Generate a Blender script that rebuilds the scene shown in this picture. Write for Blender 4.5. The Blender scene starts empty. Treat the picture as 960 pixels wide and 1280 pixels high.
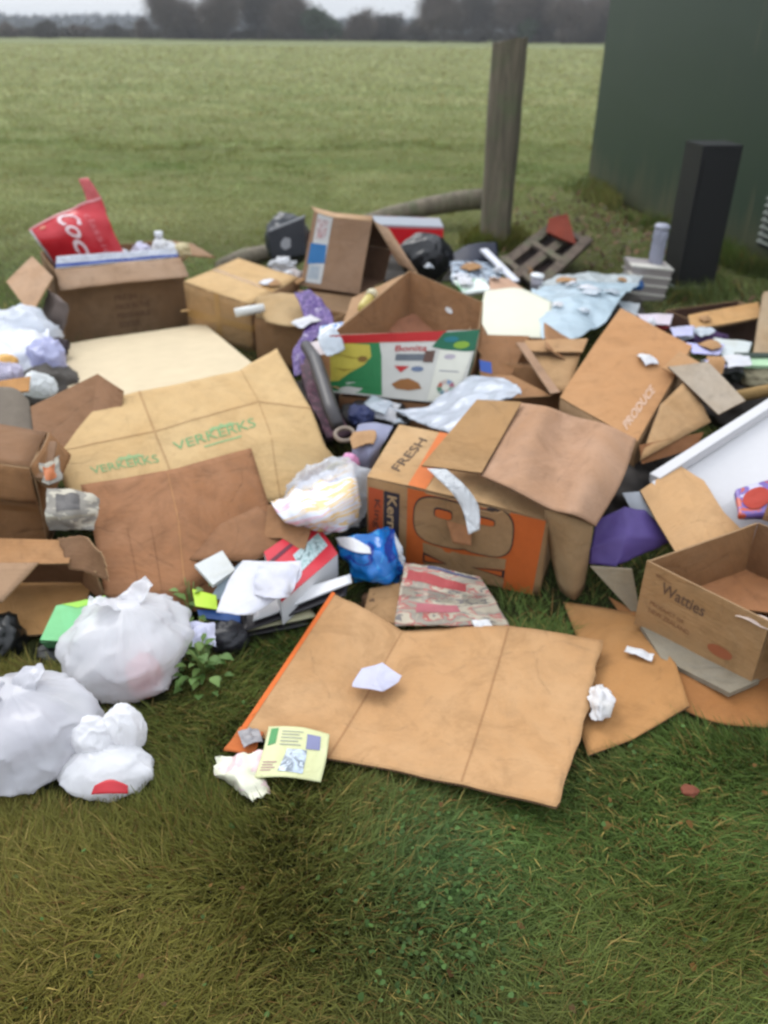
import bpy, math, random
import numpy as np
from mathutils import Vector, Matrix, noise
from mathutils.bvhtree import BVHTree
R = math.radians
random.seed(7); rng = np.random.default_rng(7)
scene = bpy.context.scene
COL = scene.collection

# ---------------------------------------------------------------- camera
CAM_H, PITCH, ROLL, FPX = 1.4, R(30.6), R(0.55), 1020.0
cam = bpy.data.cameras.new('camera'); camo = bpy.data.objects.new('camera', cam); COL.objects.link(camo)
FWD = Vector((0, math.cos(PITCH), -math.sin(PITCH)))
RT0 = Vector((1, 0, 0)); UP0 = RT0.cross(FWD)
RT = RT0*math.cos(ROLL) + UP0*math.sin(ROLL); UP = UP0*math.cos(ROLL) - RT0*math.sin(ROLL)
EYE = Vector((0, 0, CAM_H))
m = Matrix((RT, UP, -FWD)).transposed().to_4x4(); m.translation = EYE
camo.matrix_world = m
cam.sensor_fit = 'VERTICAL'; cam.sensor_height = 36; cam.sensor_width = 27
cam.lens = FPX/1280*36
cam.clip_start = 0.05; cam.clip_end = 3000
cam.dof.use_dof = True; cam.dof.focus_distance = 1.25; cam.dof.aperture_fstop = 3.6
scene.camera = camo

# ---------------------------------------------------------------- sky and sun
SUN_EL, SUN_AZ = R(48), R(-35)      # azimuth from +Y, clockwise
world = bpy.data.worlds.new('World'); scene.world = world; world.use_nodes = True
nt = world.node_tree; nt.nodes.clear()
out = nt.nodes.new('ShaderNodeOutputWorld'); bg = nt.nodes.new('ShaderNodeBackground'); bg.inputs[1].default_value = 0.13
sky = nt.nodes.new('ShaderNodeTexSky'); sky.sky_type = 'NISHITA'; sky.sun_disc = False
sky.sun_elevation = SUN_EL; sky.sun_rotation = SUN_AZ; sky.air_density = 1.0; sky.dust_density = 4.0; sky.ozone_density = 1.0
hsv = nt.nodes.new('ShaderNodeHueSaturation'); hsv.inputs['Saturation'].default_value = 0.30
# an even layer of cloud over the clear sky
tc = nt.nodes.new('ShaderNodeTexCoord'); nz = nt.nodes.new('ShaderNodeTexNoise'); nz.inputs['Scale'].default_value = 3.0; nz.inputs['Detail'].default_value = 4
mp = nt.nodes.new('ShaderNodeMapping'); mp.inputs['Scale'].default_value = (1, 1, 4)
cr = nt.nodes.new('ShaderNodeValToRGB'); cr.color_ramp.elements[0].color = (4.6, 5.0, 5.5, 1); cr.color_ramp.elements[1].color = (5.6, 5.9, 6.3, 1)
cr.color_ramp.elements[0].position = .35; cr.color_ramp.elements[1].position = .65
mx = nt.nodes.new('ShaderNodeMix'); mx.data_type = 'RGBA'; mx.inputs[0].default_value = 0.72
nt.links.new(sky.outputs[0], hsv.inputs['Color']); nt.links.new(tc.outputs['Generated'], mp.inputs[0]); nt.links.new(mp.outputs[0], nz.inputs['Vector'])
# an overcast sky is brighter overhead than at the horizon
sz = nt.nodes.new('ShaderNodeSeparateXYZ'); nt.links.new(tc.outputs['Generated'], sz.inputs[0])
el = nt.nodes.new('ShaderNodeMapRange'); el.inputs['From Min'].default_value = 0; el.inputs['From Max'].default_value = 1; el.inputs['To Min'].default_value = 1; el.inputs['To Max'].default_value = 2.9; nt.links.new(sz.outputs['Z'], el.inputs[0])
sc_ = nt.nodes.new('ShaderNodeVectorMath'); sc_.operation = 'SCALE'; nt.links.new(cr.outputs[0], sc_.inputs[0]); nt.links.new(el.outputs[0], sc_.inputs['Scale'])
nt.links.new(nz.outputs[0], cr.inputs[0]); nt.links.new(hsv.outputs[0], mx.inputs[6]); nt.links.new(sc_.outputs[0], mx.inputs[7])
nt.links.new(mx.outputs[2], bg.inputs[0]); nt.links.new(bg.outputs[0], out.inputs[0])
sl = bpy.data.lights.new('sun', 'SUN'); sl.energy = 0.9; sl.angle = R(28); sl.color = (1, .965, .91)
so = bpy.data.objects.new('sun', sl); COL.objects.link(so)
sd = Vector((math.sin(SUN_AZ)*math.cos(SUN_EL), math.cos(SUN_AZ)*math.cos(SUN_EL), math.sin(SUN_EL)))
so.rotation_euler = sd.to_track_quat('Z', 'Y').to_euler(); so.location = (0, 0, 10)
scene.view_settings.view_transform = 'Standard'; scene.view_settings.look = 'None'
scene.view_settings.exposure = 0.38; scene.view_settings.gamma = 1
scene.cycles.use_denoising = True; scene.cycles.max_bounces = 8; scene.cycles.transparent_max_bounces = 12
scene.cycles.filter_width = 2.2

# ---------------------------------------------------------------- placing
def ray(px, py):
    return (RT*((px-480)/FPX) + UP*(-(py-640)/FPX) + FWD)
def W(px, py, z=0.0):
    d = ray(px, py); t = (z-CAM_H)/d.z
    return EYE + d*t
def PT(p):
    return p.copy() if isinstance(p, Vector) else W(*p)
def V(base, py):
    """height of the point above base that shows on row py"""
    lo, hi = -0.3, 3.0
    for _ in range(40):
        z = (lo+hi)/2; q = Vector((base.x, base.y, z))-EYE
        y = 640 - FPX*q.dot(UP)/q.dot(FWD)
        if y > py: lo = z
        else: hi = z
    return Vector((base.x, base.y, (lo+hi)/2))
def srgb(r, g, b, k=1.0):
    f = lambda c: ((c/255+.055)/1.055)**2.4 if c > 10 else c/255/12.92
    return (f(r)*k, f(g)*k, f(b)*k, 1)

# ---------------------------------------------------------------- materials
class NT:
    def __init__(s, name):
        s.m = bpy.data.materials.new(name); s.m.use_nodes = True; s.t = s.m.node_tree
        s.b = s.t.nodes['Principled BSDF']; s.o = s.t.nodes['Material Output']
    def n(s, typ, **kw):
        x = s.t.nodes.new('ShaderNode'+typ)
        for k, v in kw.items():
            if k in x.bl_rna.properties: setattr(x, k, v)
            else: x.inputs[k].default_value = v
        return x
    def l(s, a, b): s.t.links.new(a, b)
    def ramp(s, fac, stops):
        x = s.n('ValToRGB'); e = x.color_ramp.elements
        while len(e) < len(stops): e.new(.5)
        for q, (p, c) in zip(e, stops): q.position = p; q.color = c
        s.l(fac, x.inputs[0]); return x.outputs[0]
    def mix(s, fac, a, b, mode='MIX'):
        x = s.n('Mix', data_type='RGBA', blend_type=mode)
        for v, k in ((fac, 0), (a, 6), (b, 7)):
            if hasattr(v, 'is_output'): s.l(v, x.inputs[k])
            else: x.inputs[k].default_value = v
        return x.outputs[2]
    def coord(s, kind='Object', scale=None):
        c = s.n('NewGeometry').outputs['Position'] if kind == 'Object' else s.n('TexCoord').outputs[kind]
        if scale:
            q = s.n('Mapping'); q.inputs['Scale'].default_value = scale; s.l(c, q.inputs[0]); c = q.outputs[0]
        return c
    def noise(s, vec, scale, detail=4, rough=.55, dist=0):
        x = s.n('TexNoise', Scale=scale, Detail=detail, Roughness=rough, Distortion=dist); s.l(vec, x.inputs['Vector']); return x.outputs[0]
    def bump(s, h, strength, dist=.002, prev=None):
        x = s.n('Bump', Strength=strength, Distance=dist); s.l(h, x.inputs['Height'])
        if prev: s.l(prev, x.inputs['Normal'])
        return x.outputs[0]
def dk(c, k): return (c[0]*k, c[1]*k, c[2]*k, 1)
_cache = {}
def card(rgb, wear=1.0, k=.69):
    """corrugated board: kraft paper with flutes, fibres, damp stains and scuffs"""
    key = ('card', rgb, wear)
    if key in _cache: return _cache[key]
    c = srgb(*rgb, k); g_ = c[0]*.3+c[1]*.6+c[2]*.1; c = tuple(v+(g_-v)*.10 for v in c[:3])+(1,); t = NT('cardboard'); o = t.coord(); uv = t.coord('UV')
    big = t.noise(o, 3.2, 5, .62, .6); mid = t.noise(o, 17, 5, .65); fib = t.noise(t.coord('UV', (60, 700, 1)), 1.0, 3, .6)
    warm = (c[0]*.86, c[1]*.76, c[2]*.62, 1)
    col = t.mix(t.ramp(big, [(.36, (0, 0, 0, 1)), (.70, (.85*wear, .85*wear, .85*wear, 1))]), c, warm)
    col = t.mix(t.ramp(mid, [(.46, (0, 0, 0, 1)), (.74, (.42*wear,)*3+(1,))]), col, dk(c, .60))
    sc = t.noise(t.coord('Object', (1, 1, 1)), 42, 3, .7, 1.5)
    col = t.mix(t.ramp(sc, [(.64, (0, 0, 0, 1)), (.72, (.30*wear,)*3+(1,))]), col, dk(c, 1.25))
    col = t.mix(t.ramp(fib, [(.35, (.10,)*3+(1,)), (.65, (0, 0, 0, 1))]), col, dk(c, .6))
    t.l(col, t.b.inputs['Base Color']); t.b.inputs['Roughness'].default_value = .82; t.b.inputs['Specular IOR Level'].default_value = .25
    wv = t.n('TexWave', Scale=24.0, Distortion=.5, bands_direction='Y'); t.l(uv, wv.inputs['Vector'])
    dirt = t.noise(o, 7.5, 6, .75, .8); col = t.mix(t.ramp(dirt, [(.50, (0, 0, 0, 1)), (.68, (.62*wear,)*3+(1,))]), col, (c[0]*.62, c[1]*.58, c[2]*.52, 1)); t.l(col, t.b.inputs['Base Color'])
    wa = t.n('VectorMath', operation='ADD'); nw_ = t.n('TexNoise', Scale=2.2, Detail=3.0); t.l(o, nw_.inputs['Vector']); ws = t.n('VectorMath', operation='SCALE'); ws.inputs['Scale'].default_value = .35; t.l(nw_.outputs['Color'], ws.inputs[0]); t.l(o, wa.inputs[0]); t.l(ws.outputs[0], wa.inputs[1])
    vo = t.n('TexVoronoi', feature='DISTANCE_TO_EDGE', Scale=3.6); t.l(wa.outputs[0], vo.inputs['Vector']); ln_ = t.ramp(vo.outputs['Distance'], [(0, (1, 1, 1, 1)), (.022, (0, 0, 0, 1))]); gate = t.mix(t.ramp(mid, [(.42, (0, 0, 0, 1)), (.6, (1, 1, 1, 1))]), (0, 0, 0, 1), ln_)
    gm_ = t.n('Math', operation='MULTIPLY'); t.l(gate, gm_.inputs[0]); gm_.inputs[1].default_value = .30*wear; col = t.mix(gm_.outputs[0], col, dk(c, .55)); t.l(col, t.b.inputs['Base Color'])
    n0 = t.bump(gate, .5, -.003)
    n1 = t.bump(big, .55, .03, n0); n2 = t.bump(wv.outputs['Fac'], .10, .002, n1); n3 = t.bump(mid, .35, .005, n2); t.l(n3, t.b.inputs['Normal'])
    _cache[key] = t.m; return t.m
def edge(rgb, k=.5):
    key = ('edge', rgb)
    if key in _cache: return _cache[key]
    c = srgb(*rgb, k); t = NT('cardboard_edge'); w = t.n('TexWave', Scale=60.0, Distortion=1.0, bands_direction='X'); t.l(t.coord('UV'), w.inputs['Vector'])
    t.l(t.mix(w.outputs['Fac'], dk(c, .55), dk(c, 1.2)), t.b.inputs['Base Color']); t.b.inputs['Roughness'].default_value = .9
    _cache[key] = t.m; return t.m
def plain(name, rgb, rough=.6, k=.8, var=.12, scale=30, spec=.4, bump=.1):
    key = (name, rgb, rough, k, var)
    if key in _cache: return _cache[key]
    c = srgb(*rgb, k); t = NT(name); n = t.noise(t.coord(), scale, 5, .6); n2 = t.noise(t.coord(), scale*.2, 3)
    col = t.mix(n, dk(c, 1-var*2), dk(c, 1+var)); col = t.mix(t.ramp(n2, [(.4, (0,)*3+(1,)), (.7, (.4,)*3+(1,))]), col, dk(c, 1-var*2.2))
    t.l(col, t.b.inputs['Base Color']); t.b.inputs['Roughness'].default_value = rough; t.b.inputs['Specular IOR Level'].default_value = spec
    if bump: t.l(t.bump(n, bump, .004), t.b.inputs['Normal'])
    _cache[key] = t.m; return t.m
def paper(rgb, k=.86, trans=.25, stain=.12):
    key = ('paper', rgb, k)
    if key in _cache: return _cache[key]
    c = srgb(*rgb, k); t = NT('paper'); n = t.noise(t.coord(), 14, 5, .6, .5); f = t.noise(t.coord(), 55, 3)
    col = t.mix(t.ramp(n, [(.42, (0,)*3+(1,)), (.75, (1,)*3+(1,))]), c, (c[0]*(1-stain), c[1]*(1-stain*1.2), c[2]*(1-stain*1.8), 1))
    t.l(col, t.b.inputs['Base Color']); t.b.inputs['Roughness'].default_value = .7
    t.l(t.bump(f, .25, .003, t.bump(n, .6, .012)), t.b.inputs['Normal'])
    tr = t.n('BsdfTranslucent'); t.l(col, tr.inputs[0]); ms = t.n('MixShader'); ms.inputs[0].default_value = trans
    t.l(t.b.outputs[0], ms.inputs[1]); t.l(tr.outputs[0], ms.inputs[2]); t.l(ms.outputs[0], t.o.inputs[0])
    _cache[key] = t.m; return t.m
def film(rgb, alpha=.9, k=.85, rough=.22, trans=.35, scale=9, cr=.75):
    """thin crinkled plastic"""
    key = ('film', rgb, alpha, rough, cr, scale)
    if key in _cache: return _cache[key]
    c = srgb(*rgb, k); t = NT('plastic_film'); o = t.coord('Object', (1, 1, .45))
    n = t.noise(o, scale*2, 6, .6, 2.2); v = t.n('TexVoronoi', feature='DISTANCE_TO_EDGE', Scale=scale*1.6); t.l(o, v.inputs['Vector'])
    wv = t.n('VectorMath', operation='ADD'); nzv = t.n('TexNoise', Scale=scale*1.5, Detail=3.0); t.l(o, nzv.inputs['Vector']); sv_ = t.n('VectorMath', operation='SCALE'); sv_.inputs['Scale'].default_value = .09; t.l(nzv.outputs['Color'], sv_.inputs[0]); t.l(o, wv.inputs[0]); t.l(sv_.outputs[0], wv.inputs[1])
    v = t.n('TexVoronoi', feature='F1', Scale=scale*2.4); t.l(wv.outputs[0], v.inputs['Vector']); v2 = t.n('TexVoronoi', feature='F1', Scale=scale*6.5); t.l(wv.outputs[0], v2.inputs['Vector'])
    n2 = v2.outputs['Distance']; n = v.outputs['Distance']
    t.b.inputs['Base Color'].default_value = c; t.b.inputs['Roughness'].default_value = rough
    nn = t.bump(n2, .6*cr, .005, t.bump(n, cr, .022)); t.l(nn, t.b.inputs['Normal'])
    tr = t.n('BsdfTranslucent'); tr.inputs[0].default_value = c; ms = t.n('MixShader'); ms.inputs[0].default_value = trans; t.l(nn, tr.inputs['Normal'])
    t.l(t.b.outputs[0], ms.inputs[1]); t.l(tr.outputs[0], ms.inputs[2])
    tp = t.n('BsdfTransparent'); m2 = t.n('MixShader'); m2.inputs[0].default_value = alpha
    t.l(tp.outputs[0], m2.inputs[1]); t.l(ms.outputs[0], m2.inputs[2]); t.l(m2.outputs[0], t.o.inputs[0])
    _cache[key] = t.m; return t.m
def multi(name, stops, scale=14, rough=.35, stretch=(1, 1, 1), dist=1.5, k=.8):
    """irregular printed picture of several inks"""
    t = NT(name); n = t.noise(t.coord('UV', stretch), scale, 4, .6, dist)
    x = t.n('ValToRGB'); e = x.color_ramp.elements; x.color_ramp.interpolation = 'CONSTANT'
    while len(e) < len(stops): e.new(.5)
    for q, (p, c) in zip(e, stops): q.position = p; q.color = srgb(*c, k)
    t.l(n, x.inputs[0]); t.l(x.outputs[0], t.b.inputs['Base Color']); t.b.inputs['Roughness'].default_value = rough
    t.l(t.bump(t.noise(t.coord(), 40, 4), .3, .004), t.b.inputs['Normal'])
    return t.m

# ---------------------------------------------------------------- objects
def link(name, me, parent=None):
    o = bpy.data.objects.new(name, me); COL.objects.link(o)
    if parent: o.parent = parent
    return o
def tag(o, label, cat, group=None):
    o['label'] = label; o['category'] = cat
    if group: o['group'] = group
    return o
def thing(name, label, cat, group=None):
    return tag(link(name, None), label, cat, group)
def mesh(name, vs, fs, mats, mi=None, uvs=None, smooth=False, parent=None):
    me = bpy.data.meshes.new(name); me.from_pydata([tuple(v) for v in vs], [], fs)
    for mt in (mats if isinstance(mats, (list, tuple)) else [mats]): me.materials.append(mt)
    if mi is not None: me.polygons.foreach_set('material_index', mi)
    if uvs is not None:
        lay = me.uv_layers.new(name='UVMap'); idx = [0]*len(me.loops); me.loops.foreach_get('vertex_index', idx)
        lay.data.foreach_set('uv', [c for i in idx for c in uvs[i]])
    if smooth: me.polygons.foreach_set('use_smooth', [True]*len(me.polygons))
    me.update(); return link(name, me, parent)
SURF = {}
def surf(grid, smooth=False, wob=(0, 3), seed=0, fold=None):
    g = [[PT(p) for p in row] for row in grid]; nr, nc = len(g), len(g[0])
    off = Vector((seed*7.31, seed*3.17, seed*1.7))
    def cr(a, b, c, d, t): return .5*((2*b)+(c-a)*t+(2*a-5*b+4*c-d)*t*t+(3*b-a-3*c+d)*t**3)
    def base(u, v):
        x = min(max(u, 0), 1)*(nc-1); y = min(max(v, 0), 1)*(nr-1)
        i = min(int(x), nc-2); j = min(int(y), nr-2); x -= i; y -= j
        if smooth:
            rows = []
            for jj in (j-1, j, j+1, j+2):
                r = g[min(max(jj, 0), nr-1)]
                rows.append(cr(r[max(i-1, 0)], r[i], r[i+1], r[min(i+2, nc-1)], x))
            return cr(*rows, y)
        return (g[j][i]*(1-x)+g[j][i+1]*x)*(1-y)+(g[j+1][i]*(1-x)+g[j+1][i+1]*x)*y
    def normal(u, v, e=.01):
        a, b = base(min(u+e, 1), v), base(max(u-e, 0), v); c, d = base(u, min(v+e, 1)), base(u, max(v-e, 0))
        n = (a-b).cross(d-c); return n.normalized() if n.length > 1e-12 else Vector((0, 0, 1))
    amp, fr = wob
    def S(u, v):
        p = base(u, v)
        if amp:
            n = normal(u, v); w = noise.noise(p*fr+off) + .45*noise.noise(p*fr*2.3+off) + .2*noise.noise(p*fr*5.1+off)
            if fold: w += fold*(abs(noise.noise(p*fr*1.7+off*2))*2-.5)
            p = p+n*(amp*w)
        return p
    S.normal = lambda u, v: _nrm(S, u, v); S.base = base
    S.Lu = (base(1, .5)-base(0, .5)).length; S.Lv = (base(.5, 1)-base(.5, 0)).length
    return S
def _nrm(S, u, v, e=.012):
    a, b = S(min(u+e, 1), v), S(max(u-e, 0), v); c, d = S(u, min(v+e, 1)), S(u, max(v-e, 0))
    n = (a-b).cross(d-c); return n.normalized() if n.length > 1e-12 else Vector((0, 0, 1))
def sheet(name, grid, mat, th=.004, n=None, smooth=False, wob=(.0025, 5), parent=None, seed=None, emat=None, rag=0, uvr=0, ur=(0, 1), vr=(0, 1), fold=None, shade=True):
    if seed is None: seed = random.random()*10
    S = surf(grid, smooth, wob, seed, fold); nr, nc = len(grid), len(grid[0])
    if n is None: n = (max(6, int(S.Lu/.045)), max(6, int(S.Lv/.045)))
    nu = math.ceil(n[0]/(nc-1))*(nc-1); nv = math.ceil(n[1]/(nr-1))*(nr-1)
    P = []; N = []; UVs = []
    for j in range(nv+1):
        for i in range(nu+1):
            u = ur[0]+(ur[1]-ur[0])*i/nu; v = vr[0]+(vr[1]-vr[0])*j/nv
            uu, vv = u, v
            if rag:
                if i in (0, nu): uu += rag*noise.noise(Vector((v*9, i, seed)))*(1 if i == 0 else -1) + (rag*.4 if i == 0 else -rag*.4)
                if j in (0, nv): vv += rag*noise.noise(Vector((u*9, j+5, seed)))*(1 if j == 0 else -1) + (rag*.4 if j == 0 else -rag*.4)
                uu = min(max(uu, 0), 1); vv = min(max(vv, 0), 1)
            P.append(S(uu, vv)); N.append(S.normal(uu, vv)); a, b = u*S.Lu, v*S.Lv
            UVs.append((a, b) if not uvr else (b, a))
    w = nu+1; k = len(P); vs = P+[p-q*th for p, q in zip(P, N)]; fs = []; mi = []
    for j in range(nv):
        for i in range(nu):
            a = j*w+i; fs.append((a, a+w, a+w+1, a+1)); mi.append(0)
            fs.append((k+a, k+a+1, k+a+w+1, k+a+w)); mi.append(0)
    def side(a, b): fs.append((a, b, k+b, k+a)); mi.append(1 if emat else 0)
    for i in range(nu): side(i, i+1); side(nv*w+i+1, nv*w+i)
    for j in range(nv): side((j+1)*w, j*w); side(j*w+nu, (j+1)*w+nu)
    o = mesh(name, vs, fs, [mat, emat] if emat else mat, mi, UVs+UVs, False, parent)
    if shade:
        o.data.polygons.foreach_set('use_smooth', [x == 0 for x in mi]) if smooth or wob[0] > .004 else None
    SURF[o.name] = S; return o
def S_(o): return SURF[o.name]
def bil(q, a, b): return tuple((q[0][k]*(1-a)+q[1][k]*a)*(1-b)+(q[3][k]*(1-a)+q[2][k]*a)*b for k in (0, 1))
def patch(o, q, mat, name='printed_patch', off=.0012, n=8, parent=None, m=None):
    """flat print on a sheet: q = four (u, v) corners in order"""
    S = S_(o); vs = []; n2 = m or n; uvs = []
    for j in range(n2+1):
        for i in range(n+1):
            u, v = bil(q, i/n, j/n2); vs.append(S(u, v)+S.normal(u, v)*off); uvs.append((u*S.Lu, v*S.Lv))
    fs = [(j*(n+1)+i, (j+1)*(n+1)+i, (j+1)*(n+1)+i+1, j*(n+1)+i+1) for j in range(n2) for i in range(n)]
    return mesh(name, vs, fs, mat, None, uvs, False, parent or o)
def poly(o, pts, mat, name='printed_patch', off=.0014, parent=None):
    S = S_(o); c = (sum(p[0] for p in pts)/len(pts), sum(p[1] for p in pts)/len(pts)); vs = []; rings = 4
    f = lambda u, v: S(u, v)+S.normal(u, v)*off
    vs.append(f(*c)); k = len(pts)
    for r in range(1, rings+1):
        for p in pts: vs.append(f(c[0]+(p[0]-c[0])*r/rings, c[1]+(p[1]-c[1])*r/rings))
    fs = [(0, 1+i, 1+(i+1) % k) for i in range(k)]
    for r in range(rings-1):
        for i in range(k):
            a = 1+r*k+i; b = 1+r*k+(i+1) % k; fs.append((a, a+k, b+k, b))
    return mesh(name, vs, fs, mat, None, None, False, parent or o)
def ell(cx, cy, rx, ry, n=20, rot=0): return [(cx+rx*math.cos(t)*math.cos(rot)-ry*math.sin(t)*math.sin(rot), cy+rx*math.cos(t)*math.sin(rot)+ry*math.sin(t)*math.cos(rot)) for t in [2*math.pi*i/n for i in range(n)]]
def text_mesh(txt, shear=0, bold=0):
    cu = bpy.data.curves.new('t', 'FONT'); cu.body = txt; cu.resolution_u = 3; cu.shear = shear; cu.offset = bold
    o = bpy.data.objects.new('t', cu); COL.objects.link(o)
    dg = bpy.context.evaluated_depsgraph_get(); me = o.evaluated_get(dg).to_mesh()
    vs = [v.co.copy() for v in me.vertices]; fs = [tuple(p.vertices) for p in me.polygons]
    o.evaluated_get(dg).to_mesh_clear(); bpy.data.objects.remove(o); bpy.data.curves.remove(cu)
    return vs, fs
def text(o, txt, org, dx, dy, mat, off=.0016, shear=0, bold=0, parent=None, name='lettering'):
    """org = (u,v) of the text's lower left; dx, dy = (du,dv) of its full width and height"""
    vs, fs = text_mesh(txt, shear, bold); S = S_(o)
    x0, x1 = min(v.x for v in vs), max(v.x for v in vs); y0, y1 = min(v.y for v in vs), max(v.y for v in vs); res = []
    for v in vs:
        a, b = (v.x-x0)/(x1-x0), (v.y-y0)/(y1-y0); u = org[0]+dx[0]*a+dy[0]*b; w = org[1]+dx[1]*a+dy[1]*b
        res.append(S(u, w)+S.normal(u, w)*off)
    return mesh(name, res, fs, mat, None, None, False, parent or o)
def sub(a, b, t): return a+(b-a)*t
def carton(root, bot, top, mat, em, flaps={}, th=.005, wob=(.003, 4), open_top=True, bottom=True, seed=None, mats=None):
    """bot/top: FL FR BR BL. flaps: side -> (angle, length) or two far corners. returns panels by side"""
    seed = random.random()*10 if seed is None else seed
    bot = [PT(p) for p in bot]; top = [PT(p) for p in top]; out = {}
    for k, nm in enumerate(('front', 'right', 'back', 'left')):
        a, b = k, (k+1) % 4; cut = (0, 1)
        if k in (1, 3):
            e = th*1.3/max((bot[b]-bot[a]).length, .01); cut = (e, 1-e)
        mm = (mats or {}).get(nm, mat)
        out[nm] = sheet('side_panel', [[top[a], top[b]], [bot[a], bot[b]]], mm, th, wob=wob, parent=root, seed=seed+k, emat=em, ur=cut)
        if nm in flaps:
            f = flaps[nm]; ed = (top[b]-top[a]); e = ed.normalized(); up = ((top[a]-bot[a])+(top[b]-bot[b])).normalized()
            nrm = e.cross(up).normalized()
            if isinstance(f[0], (int, float)):
                ang, ln = R(f[0]), f[1]; tp = f[2] if len(f) > 2 else .0
                d = up*math.cos(ang)+nrm*math.sin(ang)
                fa, fb = top[a]+d*ln+e*tp, top[b]+d*ln-e*tp
            else: fa, fb = PT(f[0]), PT(f[1])
            g0, g1 = top[a]+e*th+up*.002, top[b]-e*th+up*.002
            out[nm+'_flap'] = sheet('flap', [[fa, fb], [sub(g0, fa, .04), sub(g1, fb, .04)]] if len(f) < 4 else [[fa, fb], [g0, g1]], mm, th*.9, wob=(wob[0]*1.6, wob[1]), parent=root, emat=em, rag=.015, seed=seed+k+4)
    if bottom:
        z = [b_ + (t_-b_).normalized()*.006 for b_, t_ in zip(bot, top)]; c = sum(z, Vector())/4; z = [sub(p, c, .03) for p in z]
        out['base'] = sheet('base_panel', [[z[3], z[2]], [z[0], z[1]]], mat, th, wob=(0.001, 4), parent=root, emat=em)
    return out
def box3(L, C, Rr, tl, tc, tr=None):
    """base corners left, near and right with the picture rows of their tops"""
    L, C = PT(L), PT(C)
    if isinstance(Rr, (int, float)):
        d = (C-L); d.z = 0; d.normalize(); Rr = C+Vector((-d.y, d.x, 0))*Rr
    elif isinstance(Rr, tuple): Rr = W(*Rr)
    B = L+Rr-C; TL, TC = V(L, tl), V(C, tc)
    TR = V(Rr, tr) if tr is not None else Vector((Rr.x, Rr.y, Rr.z+TC.z-C.z))
    TB = Vector((B.x, B.y, B.z+TL.z-L.z+(TR.z-Rr.z)-(TC.z-C.z)))
    return [L, C, Rr, B], [TL, TC, TR, TB]
def blob(name, c, r, mat, seed=0, amp=.25, freq=3, sub_=4, parent=None, floor=None, ridge=True, rot=0, pinch=None, flat=.0):
    """crumpled solid lump"""
    import bmesh
    bm = bmesh.new(); bmesh.ops.create_icosphere(bm, subdivisions=sub_, radius=1); c = PT(c); off = Vector((seed*5.3, seed*2.1, seed*9.7))
    ca, sa = math.cos(rot), math.sin(rot)
    for v in bm.verts:
        p = v.co.copy(); w = noise.noise(p*freq*.6+off)*1.1 + .5*noise.noise(p*freq*1.5+off)
        if ridge == 'bag':
            w = .9*noise.noise(p*1.1+off)+.35*noise.noise(p*2.3+off); q_ = Vector((p.x, p.y, p.z*.5))
            w += .55*(1-min(1, abs(noise.noise(q_*2.0+off*2))*3.0))**2+.18*(1-min(1, abs(noise.noise(q_*4.6+off*3))*3.0))**2+.05*(1-min(1, abs(noise.noise(p*8+off))*3))**2
        elif ridge: w += (.5-abs(noise.noise(p*freq*1.1+off*2))*2)*.8+(.3-abs(noise.noise(p*freq*2.6+off*3)))*.6
        p *= 1+amp*w
        if pinch:
            t = max(0, p.z)/1.0; s = 1-pinch*min(t*t, 1)*.8; p.x *= s; p.y *= s
        q = Vector((p.x*r[0], p.y*r[1], p.z*r[2])); q = Vector((q.x*ca-q.y*sa, q.x*sa+q.y*ca, q.z))+c
        if floor is not None and q.z < floor: q.z = floor+(q.z-floor)*.04
        v.co = q
    me = bpy.data.meshes.new(name); bm.to_mesh(me); bm.free(); me.materials.append(mat)
    me.polygons.foreach_set('use_smooth', [True]*len(me.polygons))
    return link(name, me, parent)
def tube(name, pts, rad, mat, parent=None, seg=12, cap=True):
    pts = [PT(p) for p in pts]; rad = rad if isinstance(rad, (list, tuple)) else [rad]*len(pts); vs = []; fs = []; x = None; uvs = []
    for i, p in enumerate(pts):
        d = (pts[min(i+1, len(pts)-1)]-pts[max(i-1, 0)]).normalized()
        if x is None: x = d.orthogonal().normalized()
        x = (x-d*x.dot(d)).normalized(); y = d.cross(x)
        for k in range(seg):
            t = 2*math.pi*k/seg; vs.append(p+(x*math.cos(t)+y*math.sin(t))*rad[i]); uvs.append((k/seg, i*.1))
    for i in range(len(pts)-1):
        for k in range(seg):
            a = i*seg+k; b = i*seg+(k+1) % seg; fs.append((a, b, b+seg, a+seg))
    if cap: fs.append(tuple(range(seg-1, -1, -1))); fs.append(tuple((len(pts)-1)*seg+k for k in range(seg)))
    return mesh(name, vs, fs, mat, None, uvs, True, parent)
def lathe(name, base, axis, prof, mat, parent=None, seg=20, ribs=0):
    """prof: list of (distance along axis, radius)"""
    base = PT(base); axis = axis.normalized(); x = axis.orthogonal().normalized(); y = axis.cross(x); vs = []; fs = []
    for h, r in prof:
        for k in range(seg):
            t = 2*math.pi*k/seg; vs.append(base+axis*h+(x*math.cos(t)+y*math.sin(t))*r*(1+ribs*(k % 2)))
    for i in range(len(prof)-1):
        for k in range(seg):
            a = i*seg+k; b = i*seg+(k+1) % seg; fs.append((a, b, b+seg, a+seg))
    fs.append(tuple(range(seg-1, -1, -1))); fs.append(tuple((len(prof)-1)*seg+k for k in range(seg)))
    return mesh(name, vs, fs, mat, None, None, True, parent)
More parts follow.
